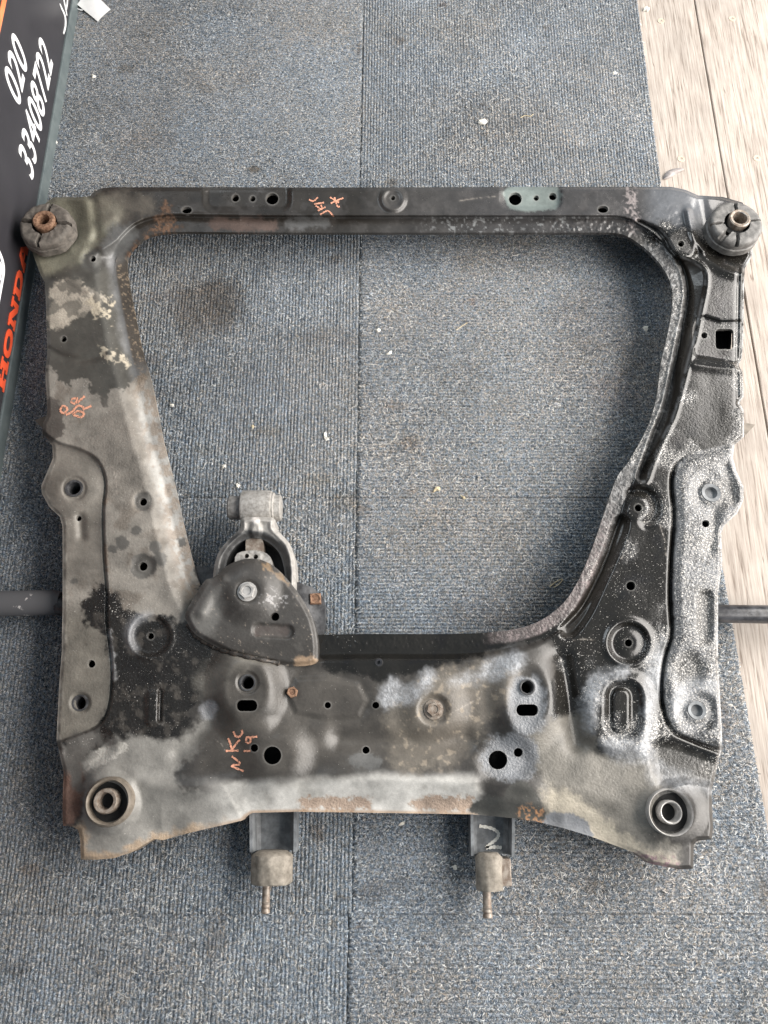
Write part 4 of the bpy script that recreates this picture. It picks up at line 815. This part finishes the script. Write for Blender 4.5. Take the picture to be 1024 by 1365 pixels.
# ---- bracket over the engine mount
BR = spline([(316, 748), (332, 744.5), (347, 746), (361, 752), (376, 764), (393, 784), (405, 801), (417, 824), (423, 850), (424, 870), (421, 884), (395, 888), (360, 884), (320, 876), (296, 866), (262, 847), (250, 830), (247, 818), (260, 795), (273, 774), (281, 771), (290, 766), (303, 754)], True, 3)
def hbr(x, y):
    h = 77 + 0 * x
    h += 12 * disc(x, y, 331, 786, 34, 16, 36) - 2.5 * disc(x, y, 330, 789, 15, 3)
    h -= 3.5 * plateau(x, y, rrect(364, 841, 54, 17, 8, 0.06), 3)
    d = -sdf(x, y, BR); h -= 5 * (1 - ss(0, 7, d)) + 8 * ss(846, 888, y)
    h += 5 * line(x, y, [(296, 772), (282, 790), (268, 815)], 9)
    return (h + 0.5 * fbm(x, y, 40, 2, 70) + 0.06 * fbm(x, y, 8, 2, 71)) / 1000
def wbr(x, y):
    n = len(x); C = np.empty((n, 3)); C[:] = (0.048, 0.044, 0.040); mid = fbm(x, y, 14, 4, 72); fine = fbm(x, y, 3, 3, 73)
    R = 0.46 + 0.08 * mid; B = np.full(n, 0.14)
    def lay(m, c):
        nonlocal C; m = np.clip(m, 0, 1)[:, None]; C = C * (1 - m) + np.array(c) * m
    lay(blob(x, y, [(255, 800), (285, 770), (300, 790), (290, 830), (270, 850), (250, 830)], 8, 6, 16, 1) * 0.6, (0.16, 0.155, 0.145))
    lay(blob(x, y, [(395, 876), (418, 876), (418, 890), (395, 890)], 3, 4, 7, 2) * 0.8, (0.33, 0.23, 0.15))
    lay(blob(x, y, rrect_pts(362, 841, 46, 14), 2, 3, 8, 3) * 0.5, (0.09, 0.068, 0.06))
    lay(blob(x, y, [(350, 748), (378, 768), (385, 780), (372, 772), (352, 757)], 2, 4, 8, 4) * 0.6, (0.28, 0.19, 0.11))
    lay(blob(x, y, (365, 800, 22, 10), 4, 8, 8, 6) * ss(0.1, 0.4, fine) * 0.6, (0.30, 0.29, 0.29))
    lay(ss(0.2, 0.6, mid) * 0.3, (0.10, 0.093, 0.085)); lay(ss(0.85, 0.95, fine) * 0.5, (0.3, 0.25, 0.2))
    return np.clip(C * (1 + 0.15 * fine)[:, None], 0.01, 0.8), np.clip(R, .25, .9), B, np.full(n, 0.07)
br = sheet('mount_bracket', BR, [circle(367, 822, 5.6)], 1.3, hbr, M_STEEL, frame, wbr, (0.030, 0.008)); K(br)
lp = sheet('lower_bracket_plate', spline([(340, 790), (398, 776), (430, 795), (433, 815), (430, 846), (400, 856), (345, 850)], True, 2), [circle(421, 799, 3)], 2.5, lambda x, y: 0.042 - 0.006 * ss(400, 430, x), M_DARKST, frame, None, (0.02, 0.01)); K(lp)
lp2 = sheet('lower_bracket_plate', [(255, 754), (292, 757), (292, 800), (262, 800)], [], 3.0, lambda x, y: 0.032 + 0 * x, M_DARKST, frame, None, (0.02, 0.01)); K(lp2)

# lumpy weld along the foot of the bracket
wp = spline([(251, 832), (262, 848), (278, 858), (297, 867), (318, 873), (345, 879), (372, 884)], False, 8)
wz = hshell(wp[:, 0], wp[:, 1])
K(tube('weld_bead', [tuple(P(a, b, z + 0.0015)) for (a, b), z in zip(wp, wz)], [0.0030 + 0.0007 * math.sin(i * 1.1) + 0.0005 * math.sin(i * 2.7) for i in range(len(wp))], M_CRUD, frame, 10))
# ---- bolts and nuts
def hexhead(px, py, z, r_px, h, mat, parent, washer=0.0, name='bolt', sides=6, rot=0.3):
    r = r_px * SC(px, py, z); c = P(px, py, z); v = []; f = []
    prof = ([(washer, 0.0, 0), (washer, 0.0022, 0), (1.0, 0.0024, 1)] if washer else [(1.0, -0.002, 1)]) + [(1.0, h * 0.8, 1), (0.9, h, 1), (0.62, h, 0), (0.56, h - 0.0012, 0), (0.0, h - 0.0012, 0)]
    n = 24
    for rr, a, hexed in prof:
        for k in range(n):
            t = 2 * math.pi * k / n
            q = 1.0
            if hexed:
                w = 2 * math.pi / sides; q = math.cos(w / 2) / math.cos(((t) % w) - w / 2) * 1.06
            v.append((c[0] + r * rr * q * math.cos(t + rot), c[1] + r * rr * q * math.sin(t + rot), z + a))
    for i in range(len(prof) - 1):
        for k in range(n):
            j = (k + 1) % n; f.append((i * n + k, i * n + j, (i + 1) * n + j, (i + 1) * n + k))
    o = mesh(name, v, f, mat, parent); smooth_by_angle(o, 30); return K(o)
hexhead(330, 789, 0.0855, 10.5, 0.007, M_ZINC, frame, 1.25)
hexhead(390, 923, zs(390, 923) - 0.001, 7.2, 0.006, M_RUST, frame)
hexhead(578, 946, zs(578, 946) - 0.001, 9.5, 0.007, M_RUSTPALE, frame, 1.38)
nut = hexhead(421, 799, 0.0365, 9.5, 0.006, M_RUST, frame, 0.0, 'nut', 4, 0.85)
for (a, b, r) in ((948, 657, 12.5), (929, 947, 12)):
    z = zs(a + r, b) + 0.0; s = SC(a, b, z)
    c = P(a, b, z); K(lathe('threaded_collar', [(0, -0.005), (r * .55 * s, -0.005), (r * .62 * s, -0.004), (r * .66 * s, 0.0005), (r * s, 0.001), (r * 1.06 * s, -0.004)], c, 'Z', 32, M_SLATE, frame))
for (a, b, r, k) in ((99, 651, 12.5, .66), (107, 937, 11.5, .70), (330, 910, 11.5, .74), (703, 916, 11, .74)):
    z = zs(a + r, b); s = SC(a, b, z)
    K(lathe('threaded_collar', [(r * k * .9 * s, -0.02), (r * k * s, -0.001), (r * (k + .06) * s, 0.0008), (r * .94 * s, 0.0008), (r * s, -0.001), (r * 1.02 * s, -0.006)], P(a, b, z), 'Z', 32, M_DARKST, frame))
K(lathe('weld_nut', [(0, -0.003), (0.0014, -0.003), (0.002, 0.0006), (0.0042, 0.001), (0.005, -0.002)], P(505, 883, zs(510, 883)), 'Z', 20, M_BARR, frame))

# ---- rubber bushings on the top corners
def top_bushing(px, py, r_px, z_top, mat_r, mat_s, tube_px, slots, lumps, seed, zpro):
    e = empty('bushing', tuple(P(px, py, 0.05))); e.parent = frame; e.matrix_parent_inverse = Matrix.Translation(-Vector(frame.location))
    s = SC(px, py, z_top); R = r_px * s; c = P(px, py, z_top)
    nth, v, f = 160, [], []
    rad = [0.49, 0.50, 0.53, 0.58, 0.64, 0.70, 0.76, 0.82, 0.88, 0.93, 0.97, 1.0, 1.01, 1.01, 1.01, 0.98, 1.04, 1.05]
    for i, q in enumerate(rad):
        for k in range(nth):
            t = 2 * math.pi * k / nth
            lobe = 1 + lumps * math.cos(8 * t + seed) * max(0, (q - 0.6))
            z = 0.0
            if i < 12:
                z -= 0.004 * max(0, (q - 0.88) / 0.12) ** 2 + 0.004 * max(0, (0.50 - q) / 0.06)
                for sl, wd_ in slots:
                    dang = abs((t - sl + math.pi) % (2 * math.pi) - math.pi) * q
                    z -= 0.011 * max(0, 1 - (dang / wd_) ** 4)
            else: z = [-0.006, -0.009, -0.0115, -0.0135, -0.0145, -0.024][i - 12]
            z += 0.0007 * math.sin(t * 23 + q * 31 + seed) * math.sin(t * 7 + q * 17) * (0.3 + lumps * 8)
            v.append((c[0] + R * q * lobe * math.cos(t), c[1] + R * q * lobe * math.sin(t), z_top + z))
    for i in range(len(rad) - 1):
        for k in range(nth):
            j = (k + 1) % nth; f.append((i * nth + k, i * nth + j, (i + 1) * nth + j, (i + 1) * nth + k))
    o = mesh('rubber_ring', v, f, mat_r, e); o.matrix_parent_inverse = (Matrix.Translation(Vector(e.location))).inverted(); smooth_by_angle(o, 50)
    tx, ty, to, ti = tube_px; zt = z_top + zpro; st = SC(tx, ty, zt); cc = P(tx, ty, zt)
    o = lathe('inner_sleeve', [(ti * .86 * st, -0.05), (ti * st, -0.004), (ti * 1.08 * st, -0.0006), (to * .86 * st, 0.0), (to * .97 * st, -0.001), (to * st, -0.003), (to * st, -0.05)], cc, 'Z', 40, mat_s, e); o.matrix_parent_inverse = Matrix.Translation(-Vector(e.location))
    o = lathe('bore', [(0, 0), (ti * st, 0), (ti * st, -0.002)], (cc[0], cc[1], zt - 0.038), 'Z', 24, M_BLACK, e); o.matrix_parent_inverse = Matrix.Translation(-Vector(e.location))
    o = lathe('rubber_core', [(to * .9 * st, 0), (to * 1.5 * st, 0), (to * 1.5 * st, -0.004)], (cc[0], cc[1], z_top - 0.009), 'Z', 32, M_BLACK, e); o.matrix_parent_inverse = Matrix.Translation(-Vector(e.location))
    return e
top_bushing(59, 297, 34, 0.084, M_RUBBER, M_RUST, (57.5, 292, 15, 7.8), [(0.0, .07), (1.45, .07), (3.0, .09), (4.55, .07)], 0.05, 1.0, 0.003)
top_bushing(983, 296, 34.5, 0.084, M_RUBBER_T, M_RUSTPALE, (987, 290, 14.5, 9), [(0.12, .03), (1.5, .06), (3.2, .05), (4.6, .06), (3.95, .11)], 0.012, 2.0, 0.0005)

# ---- sleeve bushings on the bottom corners
def low_bushing(px, py, ro, ri, tx, ty, to, ti, zt, mo, mi):
    e = empty('bushing', tuple(P(px, py, 0.06))); e.parent = frame; e.matrix_parent_inverse = Matrix.Translation(-Vector(frame.location))
    def q(o): o.matrix_parent_inverse = Matrix.Translation(-Vector(e.location)); return o
    s = SC(px, py, zt); c = P(px, py, zt)
    q(lathe('outer_sleeve', [(ri * .97 * s, -0.045), (ri * s, -0.003), (ri * 1.03 * s, -0.0008), (ri * 1.07 * s, 0), (ro * .94 * s, -0.0014), (ro * s, -0.004), (ro * 1.0 * s, -0.010), (ro * 1.01 * s, -0.022)], c, 'Z', 48, mo, e))
    q(lathe('rubber_core', [(0, 0), (ri * 1.0 * s, 0.004), (ri * 1.02 * s, -0.01)], (c[0], c[1], zt - 0.017), 'Z', 40, M_BLACK, e))
    z2 = zt - 0.001; s2 = SC(tx, ty, z2); c2 = P(tx, ty, z2)
    q(lathe('inner_sleeve', [(ti * .9 * s2, -0.024), (ti * s2, -0.003), (ti * 1.12 * s2, -0.0004), (to * .9 * s2, 0), (to * s2, -0.0025), (to * s2, -0.04)], c2, 'Z', 40, mi, e))
    q(lathe('bore', [(0, 0), (ti * s2, 0), (ti * s2, -0.002)], (c2[0], c2[1], z2 - 0.022), 'Z', 24, M_BLACK, e))
M_SLV = mat_worn('dusty_brown_sleeve', (0.11, 0.092, 0.072), (0.19, 0.16, 0.128), 0.6, 90, bump=0.2)
low_bushing(143, 1069, 32, 26.5, 140, 1068, 16.5, 10, 0.082, M_SLV, M_RUSTPALE)
low_bushing(895, 1083, 30, 27.6, 895, 1083, 15.5, 11.6, 0.078, M_ZINC, M_ZINC)

# ---- engine mount: forked arm with a cross barrel
em = empty('engine_mount', tuple(P(343, 730, 0.05))); em.parent = frame; em.matrix_parent_inverse = Matrix.Translation(-Vector(frame.location))
def Q(o): o.matrix_parent_inverse = Matrix.Translation(-Vector(em.location)); return o
ARM = spline([(324, 690), (364, 690), (366, 702), (375, 712), (386, 724), (392, 742), (394, 762), (393, 790), (384, 800), (300, 800), (285, 790), (284, 770), (288, 745), (297, 728), (311, 714), (321, 703)], True, 3)
HOL = spline([(340, 717), (356, 722), (370, 734), (377, 750), (379, 775), (360, 790), (320, 790), (302, 775), (302, 752), (309, 735), (322, 722)], True, 3)
def harm(x, y):
    di_ = sdf(x, y, HOL); do_ = -sdf(x, y, ARM)
    h = 62 + 0 * x - 5 * (1 - ss(0, 5, do_)) - 6 * (1 - ss(0, 9, di_)) + 3 * np.exp(-((do_ - 5) / 3) ** 2)
    h += 5 * disc(x, y, 341, 707, 7, 3, 12) + 3 * ss(715, 690, y)
    return (h + 0.4 * fbm(x, y, 9, 3, 80)) / 1000
def warm_(x, y):
    n = len(x); di_ = sdf(x, y, HOL); C = np.empty((n, 3)); C[:] = (0.30, 0.285, 0.265); fine = fbm(x, y, 4, 3, 81)
    m = (1 - ss(9, 13, di_ + 3 * fbm(x, y, 12, 3, 82)))[:, None]; C = C * (1 - m) + np.array((0.055, 0.055, 0.055)) * m
    m = (blob(x, y, (341, 693, 5.5, 4.5), 1.5, 1, 5, 1))[:, None]; C = C * (1 - m) + np.array((0.62, 0.58, 0.55)) * m
    return np.clip(C * (1 + .25 * fine)[:, None], .01, .8), np.full(n, .5), np.full(n, .3), np.full(n, .05)
Q(sheet('forked_arm', ARM, [HOL], 1.4, harm, M_STEEL, em, warm_, (0.034, 0.022)))
s = SC(344, 676, 0.07); c = P(344, 677, 0.046); r = 24 * s
def bx(px): return (px - 344) * s
Q(lathe('barrel', [(0, bx(322)), (r * .86, bx(322)), (r * .96, bx(323)), (r, bx(326)), (r, bx(360)), (r * .97, bx(363)), (r * .9, bx(364)), (0, bx(364))], c, 'X', 48, M_CAST, em))
Q(lathe('rubber_bush', [(0, bx(304)), (r * .60, bx(304)), (r * .68, bx(306)), (r * .68, bx(320)), (r * .72, bx(324))], c, 'X', 40, M_RUBBER_G, em))
Q(lathe('end_washer', [(r * .88, bx(362)), (r * .88, bx(366)), (r * .82, bx(367)), (r * .76, bx(367.5)), (r * .72, bx(375)), (r * .66, bx(376)), (0, bx(376))], c, 'X', 40, M_CAST, em))
Q(sheet('rubber_cushion', HOL, [], 4, lambda x, y: 0.034 + 0 * x, M_BLACK, em, None, (0.015, 0.01)))
Q(sheet('bumper_stop', rrect(339, 729, 23, 22, 4), [], 2.2, lambda x, y: 0.060 - 0.004 * ss(728, 720, y), M_RUSTPALE, em, None, (0.025, 0.01)))
Q(sheet('centre_casting', spline([(316, 738), (330, 734), (345, 734), (356, 738), (362, 748), (356, 770), (318, 770), (313, 750)], True, 2), [circle(329, 741, 3.2), circle(341, 742, 3.2)], 1.6, lambda x, y: 0.066 + 0.0008 * fbm(x, y, 8, 2, 3), M_CAST, em, None, (0.03, 0.01)))

# ---- anti-roll bar passing under the frame
zb = 0.022
a0, a1 = P(-60, 806, zb), P(84, 803, zb); b0, b1 = P(950, 818, zb), P(1090, 820, zb)
mid_ = [(a1[0] + 0.06, a1[1] - 0.02, 0.013), (-0.25, a1[1] - 0.05, 0.0118), (0.25, a1[1] - 0.05, 0.0118), (b0[0] - 0.06, b0[1] - 0.02, 0.014)]
K(tube('stabiliser_bar_end', [a0, (a0 + a1) / 2, a1 - np.array([0.012, 0, 0]), a1 - np.array([0.003, 0, 0])], [0.0165, 0.0162, 0.0160, 0.013], M_BARL, frame, 20, 0.75))
K(tube('stabiliser_bar', [a1 - np.array([0.02, 0, 0]), *mid_, b0, (b0 + b1) / 2, b1], [0.0115] * 8, M_BARR, frame, 20))
# small tabs poking out at both sides
def tab(px, mat=M_RUST):
    z = 0.032; v = [tuple(P(a, b, z)) for a, b in px]; n = len(v); v += [(a, b, z - 0.004) for a, b, _ in v]
    K(mesh('tab', v, [tuple(range(n))[::-1], tuple(range(n, 2 * n))] + [(i, (i + 1) % n, n + (i + 1) % n, n + i) for i in range(n)], mat, frame, False))
tab([(985, 562), (1007, 566), (994, 580), (985, 580)], M_SLV); tab([(46, 560), (66, 553), (68, 566), (56, 570)], M_SLV)

# ---- hangers along the near edge: channel, rubber cylinder, stud
def hanger(x0, x1, y0, y1, cx0, cx1, cy0, cy1, sx, sw, sy1, marks, mat_c, seed, fin=None):
    e = empty('hanger_bracket', tuple(P((x0 + x1) / 2, y1, 0.02))); e.parent = frame; e.matrix_parent_inverse = Matrix.Translation(-Vector(frame.location))
    def q(o): o.matrix_parent_inverse = Matrix.Translation(-Vector(e.location)); return o
    zt, zf = 0.031, 0.009                       # wall top, channel floor
    A = P(x0, y0 - 40, zt); B = P(x1, y0 - 40, zt); Cn = P(x0 + 1, y1, zt); Dn = P(x1 - 1, y1, zt)
    th = 0.0032; rows = []
    for (l, r_) in ((A, B), (Cn, Dn)):
        prof = [(l[0], zf - th), (l[0], zt), (l[0] + th, zt), (l[0] + th * 1.6, zf + 0.004), (l[0] + th * 3, zf), (r_[0] - th * 3, zf), (r_[0] - th * 1.6, zf + 0.004), (r_[0] - th, zt), (r_[0], zt), (r_[0], zf - th)]
        rows.append([(a, l[1], b) for a, b in prof])
    v = rows[0] + rows[1]; n = 10
    f = [(i, (i + 1) % n, n + (i + 1) % n, n + i) for i in range(n)] + [(0, 1, 2, 3), (0, 3, 4), (0, 4, 5, 9), (9, 5, 6), (9, 6, 7, 8), (13, 12, 11, 10), (14, 13, 10), (19, 15, 14, 10), (16, 15, 19), (18, 17, 16, 19)]
    o = q(mesh('channel', v, f, M_SLATE, e, False))
    zc = 0.029; s = SC((cx0 + cx1) / 2, cy0, zc); r = (cx1 - cx0) / 2 * s; r = min(r, 0.0275); c0 = P((cx0 + cx1) / 2, cy0, zc + r * 0.7); c1 = P((cx0 + cx1) / 2, cy1, zc + r * 0.55)
    Lc = c1[1] - c0[1]
    n = 48; v = []; f = []
    prof = [(0, 0.004), (r * .7, 0.004), (r * .965, 0.0), (r, Lc * .05), (r * 1.0, Lc * .5), (r * .995, Lc * .94), (r * .95, Lc), (r * .5, Lc - .001), (0, Lc - .001)]
    for j, (rr, a) in enumerate(prof):
        for k in range(n):
            t = 2 * math.pi * k / n; w = 1 + 0.03 * math.sin(5 * t + j * 1.7 + seed) + 0.02 * math.sin(11 * t + j + seed)
            v.append((c0[0] + rr * w * math.cos(t), c0[1] + a, zc + rr * w * math.sin(t) * 0.97))
    for i in range(len(prof) - 1):
        for k in range(n):
            j = (k + 1) % n; f.append((i * n + k, i * n + j, (i + 1) * n + j, (i + 1) * n + k))
    o = q(mesh('rubber_mount', v, f, mat_c, e)); smooth_by_angle(o, 50)
    rs = sw / 2 * SC(sx, cy1, zc); p0 = P(sx, cy1, zc); p1 = P(sx, sy1, zc); Ls = p1[1] - c1[1]
    prof = [(rs * .95, 0.004), (rs * .95, Ls * .6)]
    for k in range(5): prof += [(rs * (.93 if k % 2 else 1.12), Ls * (.62 + .07 * k))]
    prof += [(rs * 1.1, Ls * .97), (rs * .8, Ls), (0, Ls)]
    q(lathe('stud', prof, (p0[0], c1[1], zc), 'Y', 24, M_RUSTPALE, e))
    if fin:
        fz = zc; X0 = P(fin[0], fin[2], fz)[0]; X1 = P(fin[1], fin[2], fz)[0]; Y0 = P(fin[0], fin[3], fz)[1]; Y1 = P(fin[0], fin[2], fz)[1]
        q(box('side_plate', X0 - 0.006, X1, Y0, Y1, 0.008, 0.034, M_RUSTPALE, e, 0.001))
    for pts, w, m in marks:
        ribbon('paint_mark', pts, w, m, e, lambda x, y: zf + 0.0005 + 0 * np.asarray(x))
    return e
def ribbon(name, pts, w_px, mat, parent, zf, lift=0.0004):
    p = spline(pts, False, 8); d = np.gradient(p, axis=0); d /= np.linalg.norm(d, axis=1)[:, None] + 1e-9
    nn = np.stack([-d[:, 1], d[:, 0]], -1); w = w_px * (1 + 0.25 * np.sin(np.arange(len(p)) * 1.9))[:, None] / 2
    a = p + nn * w; b = p - nn * w
    za = zf(a[:, 0], a[:, 1]) + lift; zb_ = zf(b[:, 0], b[:, 1]) + lift
    V = np.concatenate([P(a[:, 0], a[:, 1], za), P(b[:, 0], b[:, 1], zb_)]); n = len(p)
    o = mesh(name, V, [(i, n + i, n + i + 1, i + 1) for i in range(n - 1)], mat, parent, True)
    o.matrix_parent_inverse = Matrix.Translation(-Vector(parent.location)); return o
hanger(332, 396, 1083, 1136, 333, 388, 1141, 1180, 355.5, 11, 1218, [], M_CRUST, 0.0)
hanger(627, 687, 1087, 1141, 635, 671, 1143, 1188, 649, 12, 1224, [([(639, 1101), (655, 1104), (664, 1110), (663, 1117), (655, 1124), (648, 1130)], 4.2, M_WHITEP), ([(648, 1130), (660, 1129), (669, 1130)], 4.5, M_WHITEP)], M_CRUST, 2.0, (668, 680, 1144, 1181))

# ---- paint-pen writing on the frame: N K C 19, twice, and a faded scrawl
def writing(strokes, w, mat, name='paint_mark'):
    for st in strokes: ribbon(name, st, w, mat, frame, hshell, 0.0005)
hs = hshell
W1 = [[(325, 1028), (309, 1021), (320, 1018), (309, 1008)],
      [(301, 1001), (318, 1000.5)], [(309, 1000), (316, 990), (320, 986)], [(309, 999), (307, 991), (304, 984)], [(311, 975), (314, 981), (319, 982), (323, 977), (322, 973)],
      [(325, 1001), (334, 1001)], [(329, 990), (333, 990), (334, 984), (329, 983), (328, 990)], [(331, 983), (343, 982)]]
W2 = [[(427, 286), (436, 281), (440, 283), (445, 289)], [(424, 281), (434, 276)], [(430, 279), (428, 273)], [(428, 279), (421, 274)], [(412, 266), (418, 268), (424, 263)], [(419, 272), (432, 270)],
      [(440, 263), (452, 270)], [(441, 271), (452, 266), (458, 264)], [(446, 263), (450, 275), (453, 275)], [(394, 267), (425, 266.5), (440, 266)]]
W3 = [[(80, 547), (84, 541), (90, 545), (85, 551), (80, 547)], [(88, 553), (96, 549), (104, 541), (112, 543)], [(97, 553), (104, 548), (112, 551), (108, 556), (98, 553)], [(95, 532), (103, 531), (100, 538), (94, 535)], [(103, 537), (113, 528)], [(110, 546), (122, 541)]]
writing(W1, 2.6, M_ORANGE); writing([w for w in W2[:-1]], 2.0, M_ORANGE); writing(W3, 2.8, M_ORANGE)

# ================================================================== small loose things
M_CHIP = mat_worn('pale_stone_chip', (0.62, 0.58, 0.50), (0.80, 0.78, 0.72), 0.8, 300)
M_STRAW = mat_worn('dry_straw', (0.42, 0.33, 0.2), (0.60, 0.52, 0.36), 0.8, 300)
def chip(px, py, w, h, rot, mat, label, grp, name='stone_chip', cat='chip'):
    c = P(px, py, 0.0); s = SC(px, py, 0); k = 9; v = []; f = []
    rg = np.random.default_rng(int(px * 7 + py)); jr = 1 + 0.28 * rg.normal(size=k)
    jr = np.clip(jr, 0.6, 1.4); hh = min(w, h) * s * 0.30
    for lv, (q, z) in enumerate(((0.9, 0.0), (1.0, 0.5), (0.7, 1.0))):
        for i in range(k):
            t = 2 * math.pi * i / k; a, b = w / 2 * q * jr[i] * math.cos(t), h / 2 * q * jr[i] * math.sin(t)
            v.append(((a * math.cos(rot) - b * math.sin(rot)) * s, (a * math.sin(rot) + b * math.cos(rot)) * s, z * hh * 2 - 0.0012 + 0.0004 * rg.normal()))
    v.append((0, 0, 2.1 * hh - 0.0012))
    for lv in range(2):
        for i in range(k): f.append((lv * k + i, lv * k + (i + 1) % k, (lv + 1) * k + (i + 1) % k, (lv + 1) * k + i))
    for i in range(k): f.append((2 * k + i, 2 * k + (i + 1) % k, 3 * k))
    o = mesh(name, v, f, mat, None, False); o.location = c; tag(o, label, cat, grp); return o
G = 'white chips scattered on the carpet'
for (a, b, w, h, r, lb) in ((504, 440, 6, 5, 0, 'small round white chip next to an oval chip on carpet inside the opening'), (519, 471, 9, 5, .5, 'oval cream chip next to a small round chip on carpet inside the opening'),
                        (434, 583, 7, 12, .4, 'largest white chip inside the opening, lying alone on the ribbed carpet'), (299, 622, 6, 5, 0, 'tiny white chip between the pale rail and the engine mount, touching neither'), (317, 648, 6, 7, .3, 'tiny pointed white chip lying against the engine mount barrel')):
    chip(a, b, w, h, r, M_CHIP, lb, 'white chips inside the opening')
chip(582, 652, 11, 6, .7, M_STRAW, 'thick tan husk flake on the carpet in the middle of the opening', 'tan flakes inside the opening', 'husk_flake', 'flake')
chip(618, 663, 9, 4, -.6, M_STRAW, 'thin narrow tan husk flake on the carpet in the middle of the opening', 'tan flakes inside the opening', 'husk_flake', 'flake')
chip(861, 438, 7, 7, 0, M_CHIP, 'pale chip on the carpet close to the glossy black rail of the subframe', None)
chip(643, 163, 12, 7, .2, M_CHIP, 'largest white chip on the bare carpet beyond the top bar', None)
chip(819, 98, 6, 5, 0, M_CHIP, 'small white chip on the carpet near the wooden planks', None)
chip(536, 1098, 10, 5, .3, M_CHIP, 'white chip on the carpet between the two hanger brackets', None)
chip(606, 1156, 7, 6, 0, M_CHIP, 'white chip on the carpet beside the narrower hanger mount', None)
chip(229, 540, 6, 4, 0, M_CHIP, 'tiny white chip on the carpet by the pale worn rail of the subframe', None)
chip(337, 569, 6, 5, 0, M_STRAW, 'yellow crumb on the carpet above the engine mount', None, 'crumb', 'crumb')
chip(125, 102, 5, 5, 0, M_CHIP, 'tiny white chip on the carpet beside the sign board', None)
chip(75, 190, 4, 6, 0, M_CHIP, 'tiny white chip touching the bottom trim of the sign board', None)
def straw(pts, r, label, z=0.001):
    o = tube('straw_piece', [tuple(P(a, b, z)) for a, b in spline(pts, False, 5)], r, M_STRAW, None, 6); tag(o, label, 'straw')
straw([(608, 440), (614, 436), (623, 430)], 0.0006, 'thin straight straw piece on the carpet inside the opening')
straw([(733, 782), (742, 775), (750, 772), (745, 779), (738, 783)], 0.0006, 'curled straw loop on the carpet near a curved corner of the opening')
straw([(694, 157), (700, 154), (707, 155), (711, 152)], 0.0006, 'bent straw piece on the carpet beyond the top bar')
# leaf on the boards
lv = [tuple(P(a, b, ZW + 0.0012 + 0.0012 * math.sin(i))) for i, (a, b) in enumerate(spline([(884, 237), (888, 230), (897, 225), (909, 224), (912, 226), (905, 230), (895, 236), (886, 238.5)], True, 2))]
n = len(lv); c = np.mean(lv, 0) + np.array([0, 0, 0.0012]); vv = lv + [tuple(c)] + [(a, b, z - 0.0006) for a, b, z in lv] + [(c[0], c[1], c[2] - 0.0006)]
ff = [(i, (i + 1) % n, n) for i in range(n)] + [(n + 1 + (i + 1) % n, n + 1 + i, 2 * n + 1) for i in range(n)] + [((i + 1) % n, i, n + 1 + i, n + 1 + (i + 1) % n) for i in range(n)]
lf = mesh('dry_leaf', vv, ff, mat_worn('grey_leaf', (0.25, 0.22, 0.21), (0.33, 0.30, 0.29), 0.7, 200)); tag(lf, 'flat grey dry leaf lying on the pale wooden plank', 'leaf')
ch2 = chip(861, 13, 8, 6, 0.3, M_CHIP, 'white chip on the wooden plank beside the carpet edge', None); ch2.location = P(861, 13, ZW + 0.001)
# paper tag with its string loop
tg = empty('paper_tag', tuple(P(125, 0, 0.004))); tag(tg, 'white paper tag with a string loop lying on carpet beside the sign board', 'tag')
cs = [P(a, b, z) for a, b, z in ((103, 6, 0.006), (130.5, 28.5, 0.0022), (147.5, 12.5, 0.003), (118, -16, 0.007))]
v = []; nn = 8
for i in range(nn + 1):
    for j in range(nn + 1):
        a, b = i / nn, j / nn; p = (cs[0] * (1 - a) + cs[1] * a) * (1 - b) + (cs[3] * (1 - a) + cs[2] * a) * b; v.append(p + np.array([0, 0, 0.0025 * math.sin(a * 2.6) * math.sin(b * 3)]))
m2 = (nn + 1) ** 2; v += [p - np.array([0, 0, 0.0005]) for p in v]
f = []
for i in range(nn):
    for j in range(nn):
        q = (i * (nn + 1) + j, (i + 1) * (nn + 1) + j, (i + 1) * (nn + 1) + j + 1, i * (nn + 1) + j + 1); f += [q, tuple(m2 + k for k in q[::-1])]
o = mesh('paper', v, f, mat_worn('white_paper', (0.78, 0.78, 0.77), (0.84, 0.84, 0.83), 0.8, 60, bump=0.05), None); kid(o, tg)
o = tube('string', [tuple(P(a, b, 0.003)) for a, b in spline([(104, 7), (101.5, 9), (104, 12), (109, 13.5), (112, 12)], False, 4)], 0.0011, M_SWHT, None, 6); kid(o, tg)
